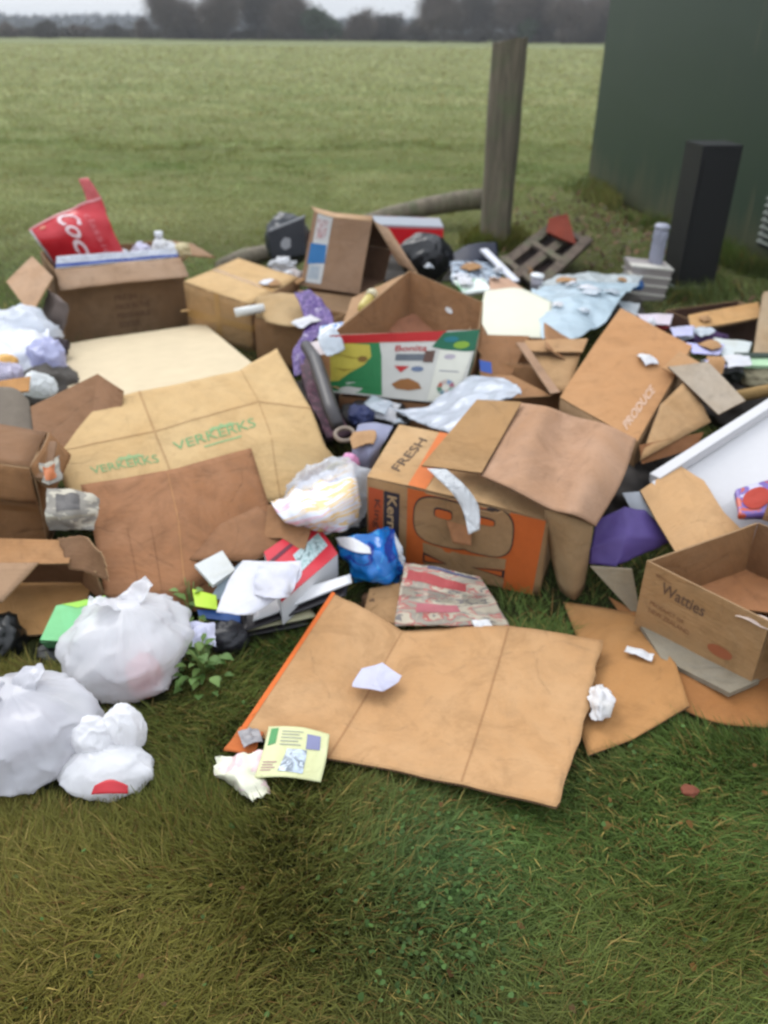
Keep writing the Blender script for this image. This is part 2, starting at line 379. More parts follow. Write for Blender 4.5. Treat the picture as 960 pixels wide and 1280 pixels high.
def bar(name, a, b, w, t, mat, parent=None, up=Vector((0, 0, 1)), taper=1, rough=0):
    """a board between two points, w across, t thick, slightly uneven"""
    a, b = PT(a), PT(b); d = (b-a); L = d.length; d.normalize(); s = d.cross(up).normalized(); u = s.cross(d).normalized(); vs = []; n = 8; uvs = []
    for i in range(n+1):
        f = i/n; c = a+d*L*f; k = 1+(taper-1)*f
        for sx, sz in ((-1, -1), (1, -1), (1, 1), (-1, 1)):
            j = Vector([rough*noise.noise(Vector((f*5, sx*3, sz*7+q*9))) for q in range(3)]) if rough else Vector()
            vs.append(c+s*(sx*w/2*k)+u*(sz*t/2*k)+j); uvs.append((f*L, (sx+sz)*.05))
    fs = [(3, 2, 1, 0), tuple(n*4+i for i in range(4))]
    for i in range(n):
        for k in range(4):
            p = i*4+k; q = i*4+(k+1) % 4; fs.append((p, q, q+4, p+4))
    return mesh(name, vs, fs, mat, None, uvs, False, parent)
def one(o, label, cat, group=None): return tag(o, label, cat, group)
# ================================================================ SETTING
# ---- ground
def gz(x, y):
    d = max(0.0, math.hypot(x, y-2.5)-3.2)
    return min(1, d/6)*(noise.noise(Vector((x*.12, y*.12, 3)))*.06+noise.noise(Vector((x*.5, y*.5, 8)))*.02)
def grass_ground():
    t = NT('grass'); o = t.coord(); g = t.n('NewGeometry').outputs['Position']
    big = t.noise(t.coord('Object', (.05, .22, 1)), 1.0, 5, .6, .4); mid = t.noise(t.coord('Object', (.7, 1.3, 1)), 1.0, 5, .62, .5); fine = t.noise(o, 26, 5, .7); tiny = t.noise(o, 120, 3, .7)
    col = t.mix(t.ramp(mid, [(.36, (0, 0, 0, 1)), (.64, (1, 1, 1, 1))]), srgb(96, 116, 56, .72), srgb(136, 142, 84, .70))
    col = t.mix(t.ramp(big, [(.42, (0, 0, 0, 1)), (.6, (.7, .7, .7, 1))]), col, srgb(160, 156, 104, .60))
    sx = t.n('SeparateXYZ'); t.l(g, sx.inputs[0])
    mr = t.n('MapRange'); mr.inputs['From Min'].default_value = 12; mr.inputs['From Max'].default_value = 60; t.l(sx.outputs['Y'], mr.inputs[0])
    dry = t.mix(t.ramp(mid, [(.3, (0, 0, 0, 1)), (.8, (1, 1, 1, 1))]), srgb(134, 144, 94, .68), srgb(156, 156, 112, .68))  # far meadow tone: drier grass, with distance haze and grazing view painted in
    col = t.mix(mr.outputs[0], col, dry)
    mr2 = t.n('MapRange'); mr2.inputs['From Min'].default_value = 3.5; mr2.inputs['From Max'].default_value = 8; t.l(sx.outputs['Y'], mr2.inputs[0])
    soil = t.mix(fine, srgb(38, 36, 20, .8), srgb(62, 66, 32, .8))
    col = t.mix(mr2.outputs[0], soil, col)
    col = t.mix(t.ramp(fine, [(.35, (.5, .5, .5, 1)), (.6, (0, 0, 0, 1))]), col, srgb(50, 60, 26, .7))
    t.l(col, t.b.inputs['Base Color']); t.b.inputs['Roughness'].default_value = .95; t.b.inputs['Specular IOR Level'].default_value = .1
    t.l(t.bump(tiny, .5, .01, t.bump(fine, .7, .04)), t.b.inputs['Normal'])
    return t.m
xs = sorted(set([round(s*v, 3) for s in (-1, 1) for v in list(np.arange(0, 4, .25))+list(np.geomspace(4, 900, 46))]))
ys = [-900, -300, -100, -30, -10, -4, -2, -1]+list(np.arange(-.5, 9, .25))+list(np.geomspace(9, 1200, 80))
vs = [(x, y, gz(x, y)) for y in ys for x in xs]; w_ = len(xs)
fs = [(j*w_+i, j*w_+i+1, (j+1)*w_+i+1, (j+1)*w_+i) for j in range(len(ys)-1) for i in range(w_-1)]
ground = mesh('ground', vs, fs, grass_ground(), smooth=True); ground['kind'] = 'structure'

# ---- utility cabin: long dark green steel box on the right
green = plain('green_paint', (38, 66, 44), rough=.5, k=.5, var=.07, scale=1.4, spec=.45, bump=.03)
gdark = plain('green_paint_seam', (34, 45, 38), rough=.5, k=.75, var=.1)
A = W(733, 236, 0); B = W(975, 352, 0); A.z = B.z = 0
ad = (B-A).normalized(); A0 = A; A1 = A+ad*4.6; nd = Vector((ad.y, -ad.x, 0)); nd = nd if nd.x > 0 else -nd   # nd points away from the camera
CH = 2.5
cab = thing('utility_cabin', 'tall dark green painted steel cabin standing at the edge of the field', 'cabin')
def wallpanel(a, b, z0, z1, n, nm='wall_panel'):
    n_out = (b-a).normalized().cross(Vector((0, 0, 1)))
    for i in range(n):
        p, q = sub(a, b, i/n)+(b-a).normalized()*.004, sub(a, b, (i+1)/n)-(b-a).normalized()*.004
        sheet(nm, [[p+Vector((0, 0, z1)), q+Vector((0, 0, z1))], [p+Vector((0, 0, z0)), q+Vector((0, 0, z0))]], green, .03, n=(10, 14), wob=(.0035, 1.6), parent=cab)
wallpanel(A0, A1, .03, CH, 1)
B0, B1 = A0+nd*2.3, A1+nd*2.3
wallpanel(A1, B1, .03, CH, 2); wallpanel(B1, B0, .03, CH, 3); wallpanel(B0, A0, .03, CH, 2)
def prism(name, pts, z0, z1, mat, parent=None):
    n = len(pts); vs = [Vector((p.x, p.y, z)) for z in (z0, z1) for p in pts]
    fs = [(i, (i+1) % n, n+(i+1) % n, n+i) for i in range(n)]+[tuple(range(n-1, -1, -1)), tuple(range(n, 2*n))]
    return mesh(name, vs, fs, mat, parent=parent)
e = .05; prism('roof', [A0-nd*e-ad*e, A1-nd*e+ad*e, B1+nd*e+ad*e, B0+nd*e-ad*e], CH+.002, CH+.09, gdark, cab)
e = -.05; prism('plinth', [A0-nd*e-ad*e, A1-nd*e+ad*e, B1+nd*e+ad*e, B0+nd*e-ad*e], 0, .028, plain('concrete', (96, 100, 92), .9, .6, .2, 12), cab)
# louvred vent beside the near end
vc = W(940, 336, 0); vdist = (vc-A0).dot(ad); v0 = A0+ad*vdist; v1 = A0+ad*(vdist+.55)
fr = sheet('vent_frame', [[v0-nd*.012+Vector((0, 0, .52)), v1-nd*.012+Vector((0, 0, .52))], [v0-nd*.012+Vector((0, 0, .16)), v1-nd*.012+Vector((0, 0, .16))]], plain('vent_black', (16, 20, 18), .8, .6), .01, n=(6, 6), wob=(0, 1), parent=cab)
for i in range(7):
    z = .20+i*.045; bar('slat', v0+ad*.02-nd*.028+Vector((0, 0, z)), v1-ad*.02-nd*.028+Vector((0, 0, z)), .034, .008, plain('vent_slat', (70, 86, 72), .5, .6), cab, up=(Vector((0, 0, 1))-nd*.9).normalized())

# mud splashed and streaked on the lower part of the steel
gt = green.node_tree; gb = gt.nodes['Principled BSDF']; src = gb.inputs['Base Color'].links[0].from_socket
gp_ = gt.nodes.new('ShaderNodeNewGeometry'); gs_ = gt.nodes.new('ShaderNodeSeparateXYZ'); gt.links.new(gp_.outputs['Position'], gs_.inputs[0])
gmap = gt.nodes.new('ShaderNodeMapping'); gmap.inputs['Scale'].default_value = (9, 9, 1.1); gt.links.new(gp_.outputs['Position'], gmap.inputs[0])
gn = gt.nodes.new('ShaderNodeTexNoise'); gn.inputs['Scale'].default_value = 1.2; gn.inputs['Detail'].default_value = 6; gt.links.new(gmap.outputs[0], gn.inputs['Vector'])
gr_ = gt.nodes.new('ShaderNodeMapRange'); gr_.inputs['From Min'].default_value = .55; gr_.inputs['From Max'].default_value = 0; gr_.inputs['To Min'].default_value = -.12; gr_.inputs['To Max'].default_value = .45; gt.links.new(gs_.outputs['Z'], gr_.inputs[0])
ga = gt.nodes.new('ShaderNodeMath'); ga.operation = 'ADD'; gt.links.new(gn.outputs[0], ga.inputs[0]); gt.links.new(gr_.outputs[0], ga.inputs[1])
grm = gt.nodes.new('ShaderNodeValToRGB'); grm.color_ramp.elements[0].position = .52; grm.color_ramp.elements[1].position = .85; grm.color_ramp.elements[1].color = (.6, .6, .6, 1); gt.links.new(ga.outputs[0], grm.inputs[0])
gmx = gt.nodes.new('ShaderNodeMix'); gmx.data_type = 'RGBA'; gt.links.new(grm.outputs[0], gmx.inputs[0]); gt.links.new(src, gmx.inputs[6]); gmx.inputs[7].default_value = srgb(96, 92, 66, .6); gt.links.new(gmx.outputs[2], gb.inputs['Base Color'])
# ---- black pillar on its concrete foot
pc = W(867, 360, .05); black = plain('black_plastic', (26, 26, 28), .5, .7, .1, 20)
pil = thing('service_pillar', 'upright black rectangular pillar standing in front of the green cabin', 'pillar')
s2 = .118; ang = R(6); ex = Vector((math.cos(ang), math.sin(ang), 0)); ey = Vector((-ex.y, ex.x, 0)); pc = Vector((pc.x, pc.y+.13, 0))
q4 = [pc-ex*s2-ey*s2, pc+ex*s2-ey*s2, pc+ex*s2+ey*s2, pc-ex*s2+ey*s2]
def P4(k, o_=0): return [pc+(p-pc)*k for p in q4]
prism('body', P4(1), .055, .84, black, pil); prism('cap', P4(1.015), 0.841, .852, plain('black_cap', (34, 35, 38), .4, .7), pil)
prism('foot', P4(1.18), 0, .054, plain('concrete_pale', (112, 122, 112), .9, .6, .2, 15), pil)
sheet('door', [[q4[0]+ex*.02-ey*.006+Vector((0, 0, .78)), q4[1]-ex*.02-ey*.006+Vector((0, 0, .78))], [q4[0]+ex*.02-ey*.006+Vector((0, 0, .12)), q4[1]-ex*.02-ey*.006+Vector((0, 0, .12))]], black, .005, n=(3, 4), wob=(0, 1), parent=pil)

# ---- wooden fence post, and the split rail that leans down from it
def weather(rgb, k=.62, name='weathered_wood'):
    c = srgb(*rgb, k); t = NT(name); v = t.coord('Object', (14, 14, 1.2)); g = t.noise(v, 1.6, 6, .7, .8); l = t.noise(t.coord(), 7, 4, .6)
    col = t.mix(t.ramp(g, [(.35, (0, 0, 0, 1)), (.65, (1, 1, 1, 1))]), dk(c, .5), dk(c, 1.15)); col = t.mix(t.ramp(l, [(.5, (0, 0, 0, 1)), (.7, (.6, .6, .6, 1))]), col, srgb(112, 124, 86, .6))
    t.l(col, t.b.inputs['Base Color']); t.b.inputs['Roughness'].default_value = .92; t.l(t.bump(g, .8, .012), t.b.inputs['Normal']); return t.m
wood = weather((136, 126, 106))
pb = W(618, 306, 0); pt_ = V(pb, 50); post = thing('fence_post', 'thick weathered square timber fence post standing behind the heap', 'post')
hw = .122; vs = []; fs = []; n = 22; yaw = R(-14)
for i in range(n+1):
    f = i/n; z = pt_.z*f
    for k in range(16):
        t = 2*math.pi*k/16; sx, sy = math.cos(t), math.sin(t); s = (abs(sx)**3.4+abs(sy)**3.4)**(-1/3.4)
        p = Vector((sx*s, sy*s, 0))*hw*(.93+.04*f)
        p += Vector((noise.noise(Vector((k*2.3, z*2.2, 1))), noise.noise(Vector((k*2.3, z*2.2, 9))), 0))*.012
        zz = z + (.018*noise.noise(Vector((sx*3, sy*3, 5)))+.02*sx if i == n else 0)
        vs.append(Vector((p.x*math.cos(yaw)-p.y*math.sin(yaw), p.x*math.sin(yaw)+p.y*math.cos(yaw), zz))+pb)
for i in range(n):
    for k in range(16):
        a = i*16+k; b = i*16+(k+1) % 16; fs.append((a, b, b+16, a+16))
fs.append(tuple(n*16+k for k in range(16)))
mesh('shaft', vs, fs, wood, parent=post)
for k, (zz, ss) in enumerate(((1.0, -.118), (.55, -.118))):
    lathe('nail', pb+Vector((.02*k-.01, ss, zz)), Vector((0, -1, 0)), [(0, .006), (.006, .005)], plain('rust', (90, 60, 44), .8), post, 8)
rl = weather((150, 138, 118), .62, 'rail_wood')
tubepts = [W(612, 249, .24), W(575, 250, .22), W(535, 258, .16), W(485, 270, .08), W(430, 284, .03)]
one(tube('fallen_rail', tubepts, [.078, .08, .076, .07, .05], rl, seg=11), 'grey split timber rail sloping from the post down into the grass', 'rail')
one(tube('log', [W(276, 334, .05), W(305, 322, .06), W(345, 312, .05)], [.05, .06, .045], rl, seg=10), 'short brown log in the grass behind the taped carton', 'log')
for v in bpy.data.objects['fallen_rail'].data.vertices: v.co += Vector((0, 0, 1))*noise.noise(v.co*4)*.02

# ---- trees and hedges along the far side of the field
bark = plain('bark', (128, 120, 116), .95, .6, .2, 4, .1); twigm = plain('winter_twigs', (136, 124, 116), .95, .62, .22, .8, .1, 0)
twigd = plain('dark_twigs', (108, 102, 96), .95, .6, .22, .8, .1, 0); leafg = plain('evergreen_leaves', (104, 118, 96), .9, .6, .25, .9, .15, 0); leafy = plain('autumn_leaves', (150, 134, 84), .9, .6, .2, .9, .1, 0)
def tris(name, C, size, lean, mat, parent, up=.25, seed=0):
    """many small leaf or twig faces; C (n,3)"""
    r = np.random.default_rng(seed); n = len(C); d = r.normal(size=(n, 3)); d[:, 2] = np.abs(d[:, 2])*1.0+up; d /= np.linalg.norm(d, axis=1)[:, None]
    s = np.cross(d, r.normal(size=(n, 3))); s /= np.linalg.norm(s, axis=1)[:, None]; ln = size[0]*r.uniform(.5, 1.3, (n, 1)); wd = size[1]*r.uniform(.6, 1.3, (n, 1))
    P = np.stack([C-s*wd, C+s*wd, C+d*ln], 1).reshape(-1, 3); me = bpy.data.meshes.new(name)
    me.vertices.add(3*n); me.vertices.foreach_set('co', P.astype(np.float32).ravel()); me.loops.add(3*n); me.loops.foreach_set('vertex_index', np.arange(3*n, dtype=np.int32))
    me.polygons.add(n); me.polygons.foreach_set('loop_start', np.arange(0, 3*n, 3, dtype=np.int32)); me.polygons.foreach_set('loop_total', np.full(n, 3, dtype=np.int32))
    me.materials.append(mat); me.update(); me.validate(); return link(name, me, parent)
def tree(x, y, h, spread, kind, label, seed, cat='tree', nm=None):
    rr = random.Random(seed); base = Vector((x, y, gz(x, y)-.05)); segs = []; ends = []
    t = thing(nm or {'bare': 'bare_tree', 'green': 'evergreen_tree', 'bush': 'hedge_bush'}[kind], label, cat, 'trees and bushes along the far hedge line')
    def grow(p, d, l, r, lv):
        q = p+d*l; segs.append((p, q, r, r*.62)); 
        if lv == 0: ends.append(q); return
        for k in range(rr.choice((3, 3, 4))):
            e_ = (d*(.9 if kind != 'bush' else .5)+Vector((rr.gauss(0, 1)*spread*1.5, rr.gauss(0, 1)*spread*1.5, rr.gauss(.1, .5)))).normalized()
            grow(sub(p, q, rr.uniform(.55, 1)), e_, l*rr.uniform(.55, .95), r*.6, lv-1)
    grow(base, Vector((rr.gauss(0, .05), rr.gauss(0, .05), 1)).normalized(), h*(.20 if kind != 'bush' else .22), h*.024, 4 if kind != 'bare' else 5)
    vs = []; fs = []; vl = []; fl = []
    for k, (p, q, r0, r1) in enumerate(segs):
        V_, F_ = (vs, fs) if r0 > h*.012 else (vl, fl); d = (q-p).normalized(); a = d.orthogonal().normalized(); b = d.cross(a); o_ = len(V_)
        for c, rad in ((p, r0), (q, r1)):
            for j in range(5): V_.append(c+(a*math.cos(j*1.2566)+b*math.sin(j*1.2566))*rad)
        for j in range(5): F_.append((o_+j, o_+(j+1) % 5, o_+5+(j+1) % 5, o_+5+j))
    mesh('trunk', vs, fs, bark, parent=t); mesh('branches', vl, fl, bark, parent=t)
    E = np.array([tuple(e) for e in ends]); r = np.random.default_rng(seed); n = {'bare': 15000, 'green': 9000, 'bush': 7000}[kind]
    i = r.integers(0, len(E), n); C = E[i]+r.normal(size=(n, 3))*h*(.085 if kind == 'bare' else .065); C[:, 2] = np.maximum(C[:, 2], base.z+.02)
    if kind == 'green': tris('crown', C, (.32, .15), 0, leafg, t, .05, seed)
    elif kind == 'bare': tris('crown', C, (.7, .03), 0, twigm if seed % 2 else twigd, t, .3, seed); tris('inner_twigs', E[r.integers(0, len(E), 2600)]+r.normal(size=(2600, 3))*h*.035, (.45, .035), 0, twigd, t, .2, seed+50)
    else: tris('crown', C, (.34, .075), 0, twigd if seed % 2 else twigm, t, .1, seed)
    return t
def tx(px, y): return (px-480)/FPX*(y*math.cos(PITCH)+CAM_H*math.sin(PITCH))
spec = [(6, 128, 3.8, .8, 'bush', 'low brown hedge bush at the left edge of the far hedge line'), (52, 126, 4.2, .75, 'bush', 'rounded reddish brown bush second from the left beyond the field'),
 (96, 132, 3.2, .8, 'bush', 'low grey bush in the gap under the open sky'), (140, 131, 3.4, .85, 'bush', 'pale grey low bush left of the big bare trees'), (172, 128, 3.5, .7, 'bush', 'dark bush at the foot of the tall bare trees on the left'),
 (205, 127, 8.5, .55, 'bare', 'tall pale bare tree leftmost of the big grove'), (240, 131, 10, .55, 'bare', 'tall bare grey tree with fine twigs in the grove'), (280, 125, 9.5, .6, 'bare', 'broad bare tree with dense brown twigs in the grove'),
 (318, 129, 11, .5, 'bare', 'tallest dark bare tree of the grove beyond the field'), (352, 126, 8.5, .6, 'bare', 'bare tree at the right end of the grove beside the evergreen'),
 (372, 134, 6.8, .9, 'bush', 'ochre bush beside the small evergreen'), (402, 124, 6.4, .6, 'green', 'small dark evergreen tree with domed crown beyond the field'), (440, 127, 7.5, .8, 'bush', 'dense brown bush right of the evergreen'),
 (470, 130, 6.8, .8, 'bush', 'grey brown bush in the middle of the hedge line'), (500, 134, 3.4, .7, 'bush', 'lowest grey bush under the bright gap in the trees'), (548, 123, 8.5, .6, 'bare', 'bare tree left of the fence post with brown twigs'),
 (585, 126, 9.0, .6, 'bare', 'tall bare tree showing just left of the fence post top'), (628, 124, 9.5, .55, 'bare', 'bare tree standing right behind the fence post top'), (668, 125, 9.0, .6, 'bare', 'bare tree between the fence post and the green cabin'),
 (705, 121, 8.5, .55, 'bare', 'dark bare tree close to the green cabin edge'), (742, 125, 9.0, .6, 'bare', 'bare tree half hidden by the green cabin'), (520, 128, 4.8, .6, 'bush', 'dark round bush right of the bright gap'),
 (650, 122, 4.2, .6, 'green', 'low dark evergreen bush behind the fence post'), (600, 121, 3.4, .8, 'bush', 'low twiggy bush at the foot of the trees left of the post'), (700, 119, 3.4, .8, 'bush', 'low thicket at the foot of the trees by the cabin'),
 (-70, 128, 4, .7, 'bush', 'hedge bush beyond the left edge of the view'), (810, 126, 9, .6, 'bare', 'bare tree hidden behind the cabin')]
for k, (px, y, h, sp, kind, lb) in enumerate(spec[:25]): tree(tx(px, y), y, h, sp, kind, lb, 100+k, 'tree' if kind != 'bush' else 'bush')
# continuous hedge between them
r = np.random.default_rng(5); n = 42000; hx = r.uniform(-95, 75, n); hh = 1.0+.6*np.array([noise.noise(Vector((x*.25, 0, 2))) for x in hx])
C = np.stack([hx, 133+r.normal(size=n)*.9, np.abs(r.uniform(0, 1, n))*hh], 1)
hd = tris('far_hedge', C, (.42, .11), 0, twigd, None, .1, 3); hd['kind'] = 'stuff'; tag(hd, 'low continuous brown hedge closing the far side of the field', 'hedge')
r = np.random.default_rng(6); n = 30000; hx = r.uniform(-260, 200, n); hh = 3.6+1.0*np.array([noise.noise(Vector((x*.05, 0, 7))) for x in hx])+.7*np.array([noise.noise(Vector((x*.22, 0, 4))) for x in hx])
C = np.stack([hx, 300+r.normal(size=n)*5, np.abs(r.uniform(0, 1, n)**.8)*hh], 1)
wd = tris('far_woodland', C, (2.0, .5), 0, plain('far_wood', (150, 154, 160), .95, .62, .15, .3, .1, 0), None, .1, 3); wd['kind'] = 'stuff'; tag(wd, 'faint grey line of distant woodland behind the hedge', 'woodland')

# damp winter air
import bmesh
hz_ = bpy.data.meshes.new('haze'); bm = bmesh.new(); bmesh.ops.create_cube(bm, size=1)
for v in bm.verts: v.co = Vector((v.co.x*1900, 100+v.co.y*2100, -1.0 if v.co.z < 0 else 15.0))
bm.to_mesh(hz_); bm.free(); hm = bpy.data.materials.new('haze'); hm.use_nodes = True; ht = hm.node_tree; ht.nodes.clear(); ho = ht.nodes.new('ShaderNodeOutputMaterial'); hv = ht.nodes.new('ShaderNodeVolumePrincipled')
hv.inputs['Color'].default_value = (.93, .96, 1, 1); hv.inputs['Density'].default_value = .0007; ht.links.new(hv.outputs[0], ho.inputs['Volume']); hz_.materials.append(hm); ho_ = link('haze', hz_); ho_['kind'] = 'stuff'
# ================================================================ THE HEAP
TAN = (206, 162, 112); TANL = (226, 192, 138); BRN = (166, 118, 78); KR = (188, 150, 108); GOLD = (204, 150, 88); DKB = (150, 108, 70); TAUPE = (186, 150, 118)
E1 = edge((200, 160, 115)); E2 = edge((150, 112, 78))
ink = lambda rgb, r=.6: plain('ink', rgb, r, .75, .1, 40, .3, 0)
WHITE = paper((236, 236, 238)); LAV = paper((214, 214, 236)); CREAM = paper((238, 236, 208))
def up_(p, z): p = PT(p); return Vector((p.x, p.y, p.z+z))
def scrap(name, label, cat, px, py, z, w, h, mat, rot=0, amp=.012, parent=None, th=.0012, fr=14, group=None, tilt=0, smooth=True):
    c = W(px, py, z); a = Vector((math.cos(rot), math.sin(rot), 0)); b = Vector((-math.sin(rot), math.cos(rot), 0)); T = Vector((0, 0, 1))*tilt
    g = [[c-a*w/2+b*h/2+T*h/2, c+b*h/2+T*h/2+Vector((0, 0, amp*.6)), c+a*w/2+b*h/2+T*h/2], [c-a*w/2, c+Vector((0, 0, amp)), c+a*w/2], [c-a*w/2-b*h/2-T*h/2, c-b*h/2-T*h/2+Vector((0, 0, amp*.4)), c+a*w/2-b*h/2-T*h/2]]
    o = sheet(name, g, mat, th, n=(18, 18), smooth=smooth, wob=(amp, fr), parent=parent, rag=.06, fold=.8, shade=False)
    if not parent: tag(o, label, cat, group)
    return o

# ---- 1 front flat cardboard with orange edge
fc = sheet('flattened_carton', [[(415, 740, .085), (463, 763, .06), (504, 787, .022), (632, 780, .06), (757, 800, .055)],
     [(358, 826, .06), (405, 846, .045), (458, 868, .018), (605, 880, .048), (735, 903, .05)],
     [(299, 913, .03), (352, 932, .025), (408, 948, .03), (574, 982, .045), (698, 1010, .062)]], card((214, 165, 110)), .006, n=(44, 26), wob=(.0055, 5), emat=E2, rag=.016, seed=3)
one(fc, 'large flattened tan carton with an orange left edge, lying on the grass in front', 'cardboard')
patch(fc, [(.0, .0), (.022, .0), (.03, 1), (.0, 1)], ink((232, 112, 34)), 'orange_strip', n=3, m=24)
for a, b, c, d in ((.497, .01, .53, .99), (.757, .02, .78, .98)): patch(fc, [(a, b), (a+.005, b), (c-.03+.005, d), (c-.03, d)], card((192, 143, 92)), 'crease', .0009, n=1, m=26)
for (x, y, l) in (): patch(fc, [(x, y), (x+l, y+.008), (x+l, y+.016), (x, y+.005)], card((176, 128, 82)), 'scuff_mark', n=4, m=1)
o = sheet('paper_scrap', [[(452, 836, .056), (478, 828, .062), (502, 844, .058)], [(441, 852, .05), (470, 848, .062), (498, 852, .054)], [(440, 857, .05), (476, 864, .055), (480, 864, .05)]], LAV, .0012, n=(12, 10), wob=(.004, 18))
one(o, 'small white torn paper lying on the large front carton', 'paper')

# ---- yellow leaflet, orange strip end and crumpled pink paper at its corner
lf = sheet('leaflet', [[(336, 908, .052), (376, 909, .062), (412, 918, .052)], [(328, 940, .05), (368, 942, .056), (408, 948, .048)], [(318, 972, .035), (356, 971, .045), (401, 978, .034)]], paper((234, 236, 186)), .0015, smooth=True, n=(16, 14), wob=(.003, 7))
one(lf, 'pale yellow printed leaflet with green print at the front corner of the large carton', 'leaflet')
patch(lf, [(.08, .08), (.2, .06), (.2, .34), (.08, .38)], ink((88, 158, 96)), 'green_print'); patch(lf, [(.62, .15), (.82, .14), (.84, .38), (.64, .4)], ink((140, 142, 178)), 'stamp_print')
patch(lf, [(.38, .42), (.66, .42), (.70, .86), (.36, .84)], multi('small_photo', [(0, (190, 205, 226)), (.45, (170, 180, 190)), (.52, (120, 130, 140)), (.6, (206, 216, 226))], 30), 'photo_print')
for k in range(5): patch(lf, [(.26, .12+k*.055), (.56-.05*(k % 2), .12+k*.055), (.56-.05*(k % 2), .138+k*.055), (.26, .138+k*.055)], ink((176, 176, 160)), 'text_line', n=6, m=1)
for k in range(4): patch(lf, [(.08, .66+k*.05), (.3-.04*(k % 2), .66+k*.05), (.3-.04*(k % 2), .68+k*.05), (.08, .68+k*.05)], ink((196, 150, 150)), 'text_line', n=6, m=1)
pk = sheet('crumpled_paper', [[(268, 945, .03), (298, 940, .05), (334, 934, .045)], [(264, 970, .02), (292, 968, .055), (328, 966, .03)], [(290, 985, .01), (316, 1003, .03), (342, 990, .015)]], multi('pink_print', [(0, (236, 206, 206)), (.42, (234, 232, 208)), (.55, (240, 214, 220)), (.60, (206, 84, 70)), (.64, (236, 224, 206)), (.70, (226, 140, 120))], 9, dist=.8), .0015, n=(24, 24), smooth=False, wob=(.008, 16), rag=.08, fold=.7)
one(pk, 'crumpled pink and cream paper on the grass beside the yellow leaflet', 'paper')
o = sheet('torn_card', [[(300, 908, .04), (330, 915, .035)], [(277, 938, .02), (318, 944, .03)]], card((232, 122, 44)), .003, n=(8, 8), wob=(.006, 12), rag=.05)
one(o, 'torn orange card end poking out under the front carton corner', 'card')
one(scrap('foil_scrap', 'crumpled grey wrapper between the orange card and the pink paper', 'wrapper', 313, 921, .045, .045, .05, plain('grey_wrap', (160, 156, 158), .35, .7), .4, .010), 'crumpled grey wrapper between the orange card and the pink paper', 'wrapper')

# ---- 2 tan flat pieces to the right of it
o = sheet('cardboard_piece', [[(704, 752, .012), (790, 765, .03), (845, 830, .05)], [(722, 800, .01), (790, 830, .04), (862, 882, .04)], [(720, 900, .01), (735, 945, .02), (790, 925, .02)]], card((202, 146, 82)), .005, n=(20, 20), smooth=False, wob=(.005, 5), emat=E2, seed=8)
one(o, 'golden brown torn cardboard piece right of the large front carton', 'cardboard')
o = sheet('cardboard_piece', [[(760, 745, .02), (870, 800, .055), (990, 800, .06)], [(810, 820, .025), (880, 860, .03), (1000, 865, .03)], [(838, 878, .012), (900, 905, .012), (1010, 912, .012)]], card((186, 124, 62)), .005, n=(20, 14), smooth=True, wob=(.006, 4), emat=E2, seed=9)
one(o, 'curled dark orange cardboard under the open carton at lower right', 'cardboard')
o = sheet('grey_slab', [[(800, 780, .055), (950, 850, .055)], [(826, 822, .045), (912, 866, .05)]], card((166, 158, 140)), .014, n=(12, 4), wob=(.002, 6)); one(o, 'thin grey board wedged beneath the open carton at lower right', 'board')
one(sheet('tissue', [[(736, 858, .06), (750, 852, .075), (764, 862, .06)], [(734, 878, .06), (750, 878, .085), (768, 880, .06)], [(738, 900, .04), (750, 902, .05), (762, 896, .04)]], paper((240, 238, 240)), .0015, n=(20, 20), smooth=True, wob=(.010, 22), rag=.08, fold=.9), 'crumpled white tissue at the right edge of the large front carton', 'tissue')
one(scrap('paper_scrap', '', '', 799, 816, .052, .07, .03, WHITE, -.5, .008), 'narrow white scrap on the golden cardboard beside the open carton', 'paper')

# ---- 3 right open carton
L, C = W(792, 780, .05), W(938, 857, .04); dR = Vector((.365, .20, .0))
bot = [L, C, C+dR, L+dR]; top = [V(L, 701), V(C, 778), None, None]; top[2] = bot[2]+(top[1]-C)*1.02; top[3] = W(948, 653, .27)
bot[3] = Vector((top[3].x, top[3].y, .05))
t = thing('open_carton', 'open brown carton with faded print and a red mark, at the lower right edge', 'carton')
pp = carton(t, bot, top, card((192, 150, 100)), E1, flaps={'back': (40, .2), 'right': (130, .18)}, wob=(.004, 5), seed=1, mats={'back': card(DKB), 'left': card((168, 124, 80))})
f = pp['front']; tx_ = ink((110, 84, 66)); text(f, 'Watties', (.18, .34), (.36, .04), (-.01, -.17), tx_, shear=.2, bold=.012, name='lettering')
text(f, 'PRODUCT OF', (.10, .58), (.3, .04), (0, -.06), ink((140, 92, 64))); text(f, 'NEW ZEALAND', (.10, .70), (.36, .04), (0, -.07), ink((140, 92, 64)))
poly(f, ell(.72, .74, .10, .085, 18), ink((172, 100, 66)), 'red_mark'); 
for k in range(3): patch(f, [(.1, .10+k*.02), (.14+.05*k, .1+k*.02), (.14+.05*k, .112+k*.02), (.1, .112+k*.02)], ink((150, 108, 74)), 'text_line', n=4, m=1)
one(scrap('paper_scrap', '', '', 946, 774, .215, .09, .05, paper((216, 196, 184)), -.6, .01), 'crumpled pale paper inside the open carton at the lower right edge', 'paper')
one(sheet('cardboard_liner', [[(866, 722, .12), (1000, 700, .12)], [(850, 752, .10), (1000, 770, .10)]], card((196, 134, 84)), .005, emat=E1), 'reddish tan liner board inside the open carton at lower right', 'cardboard')

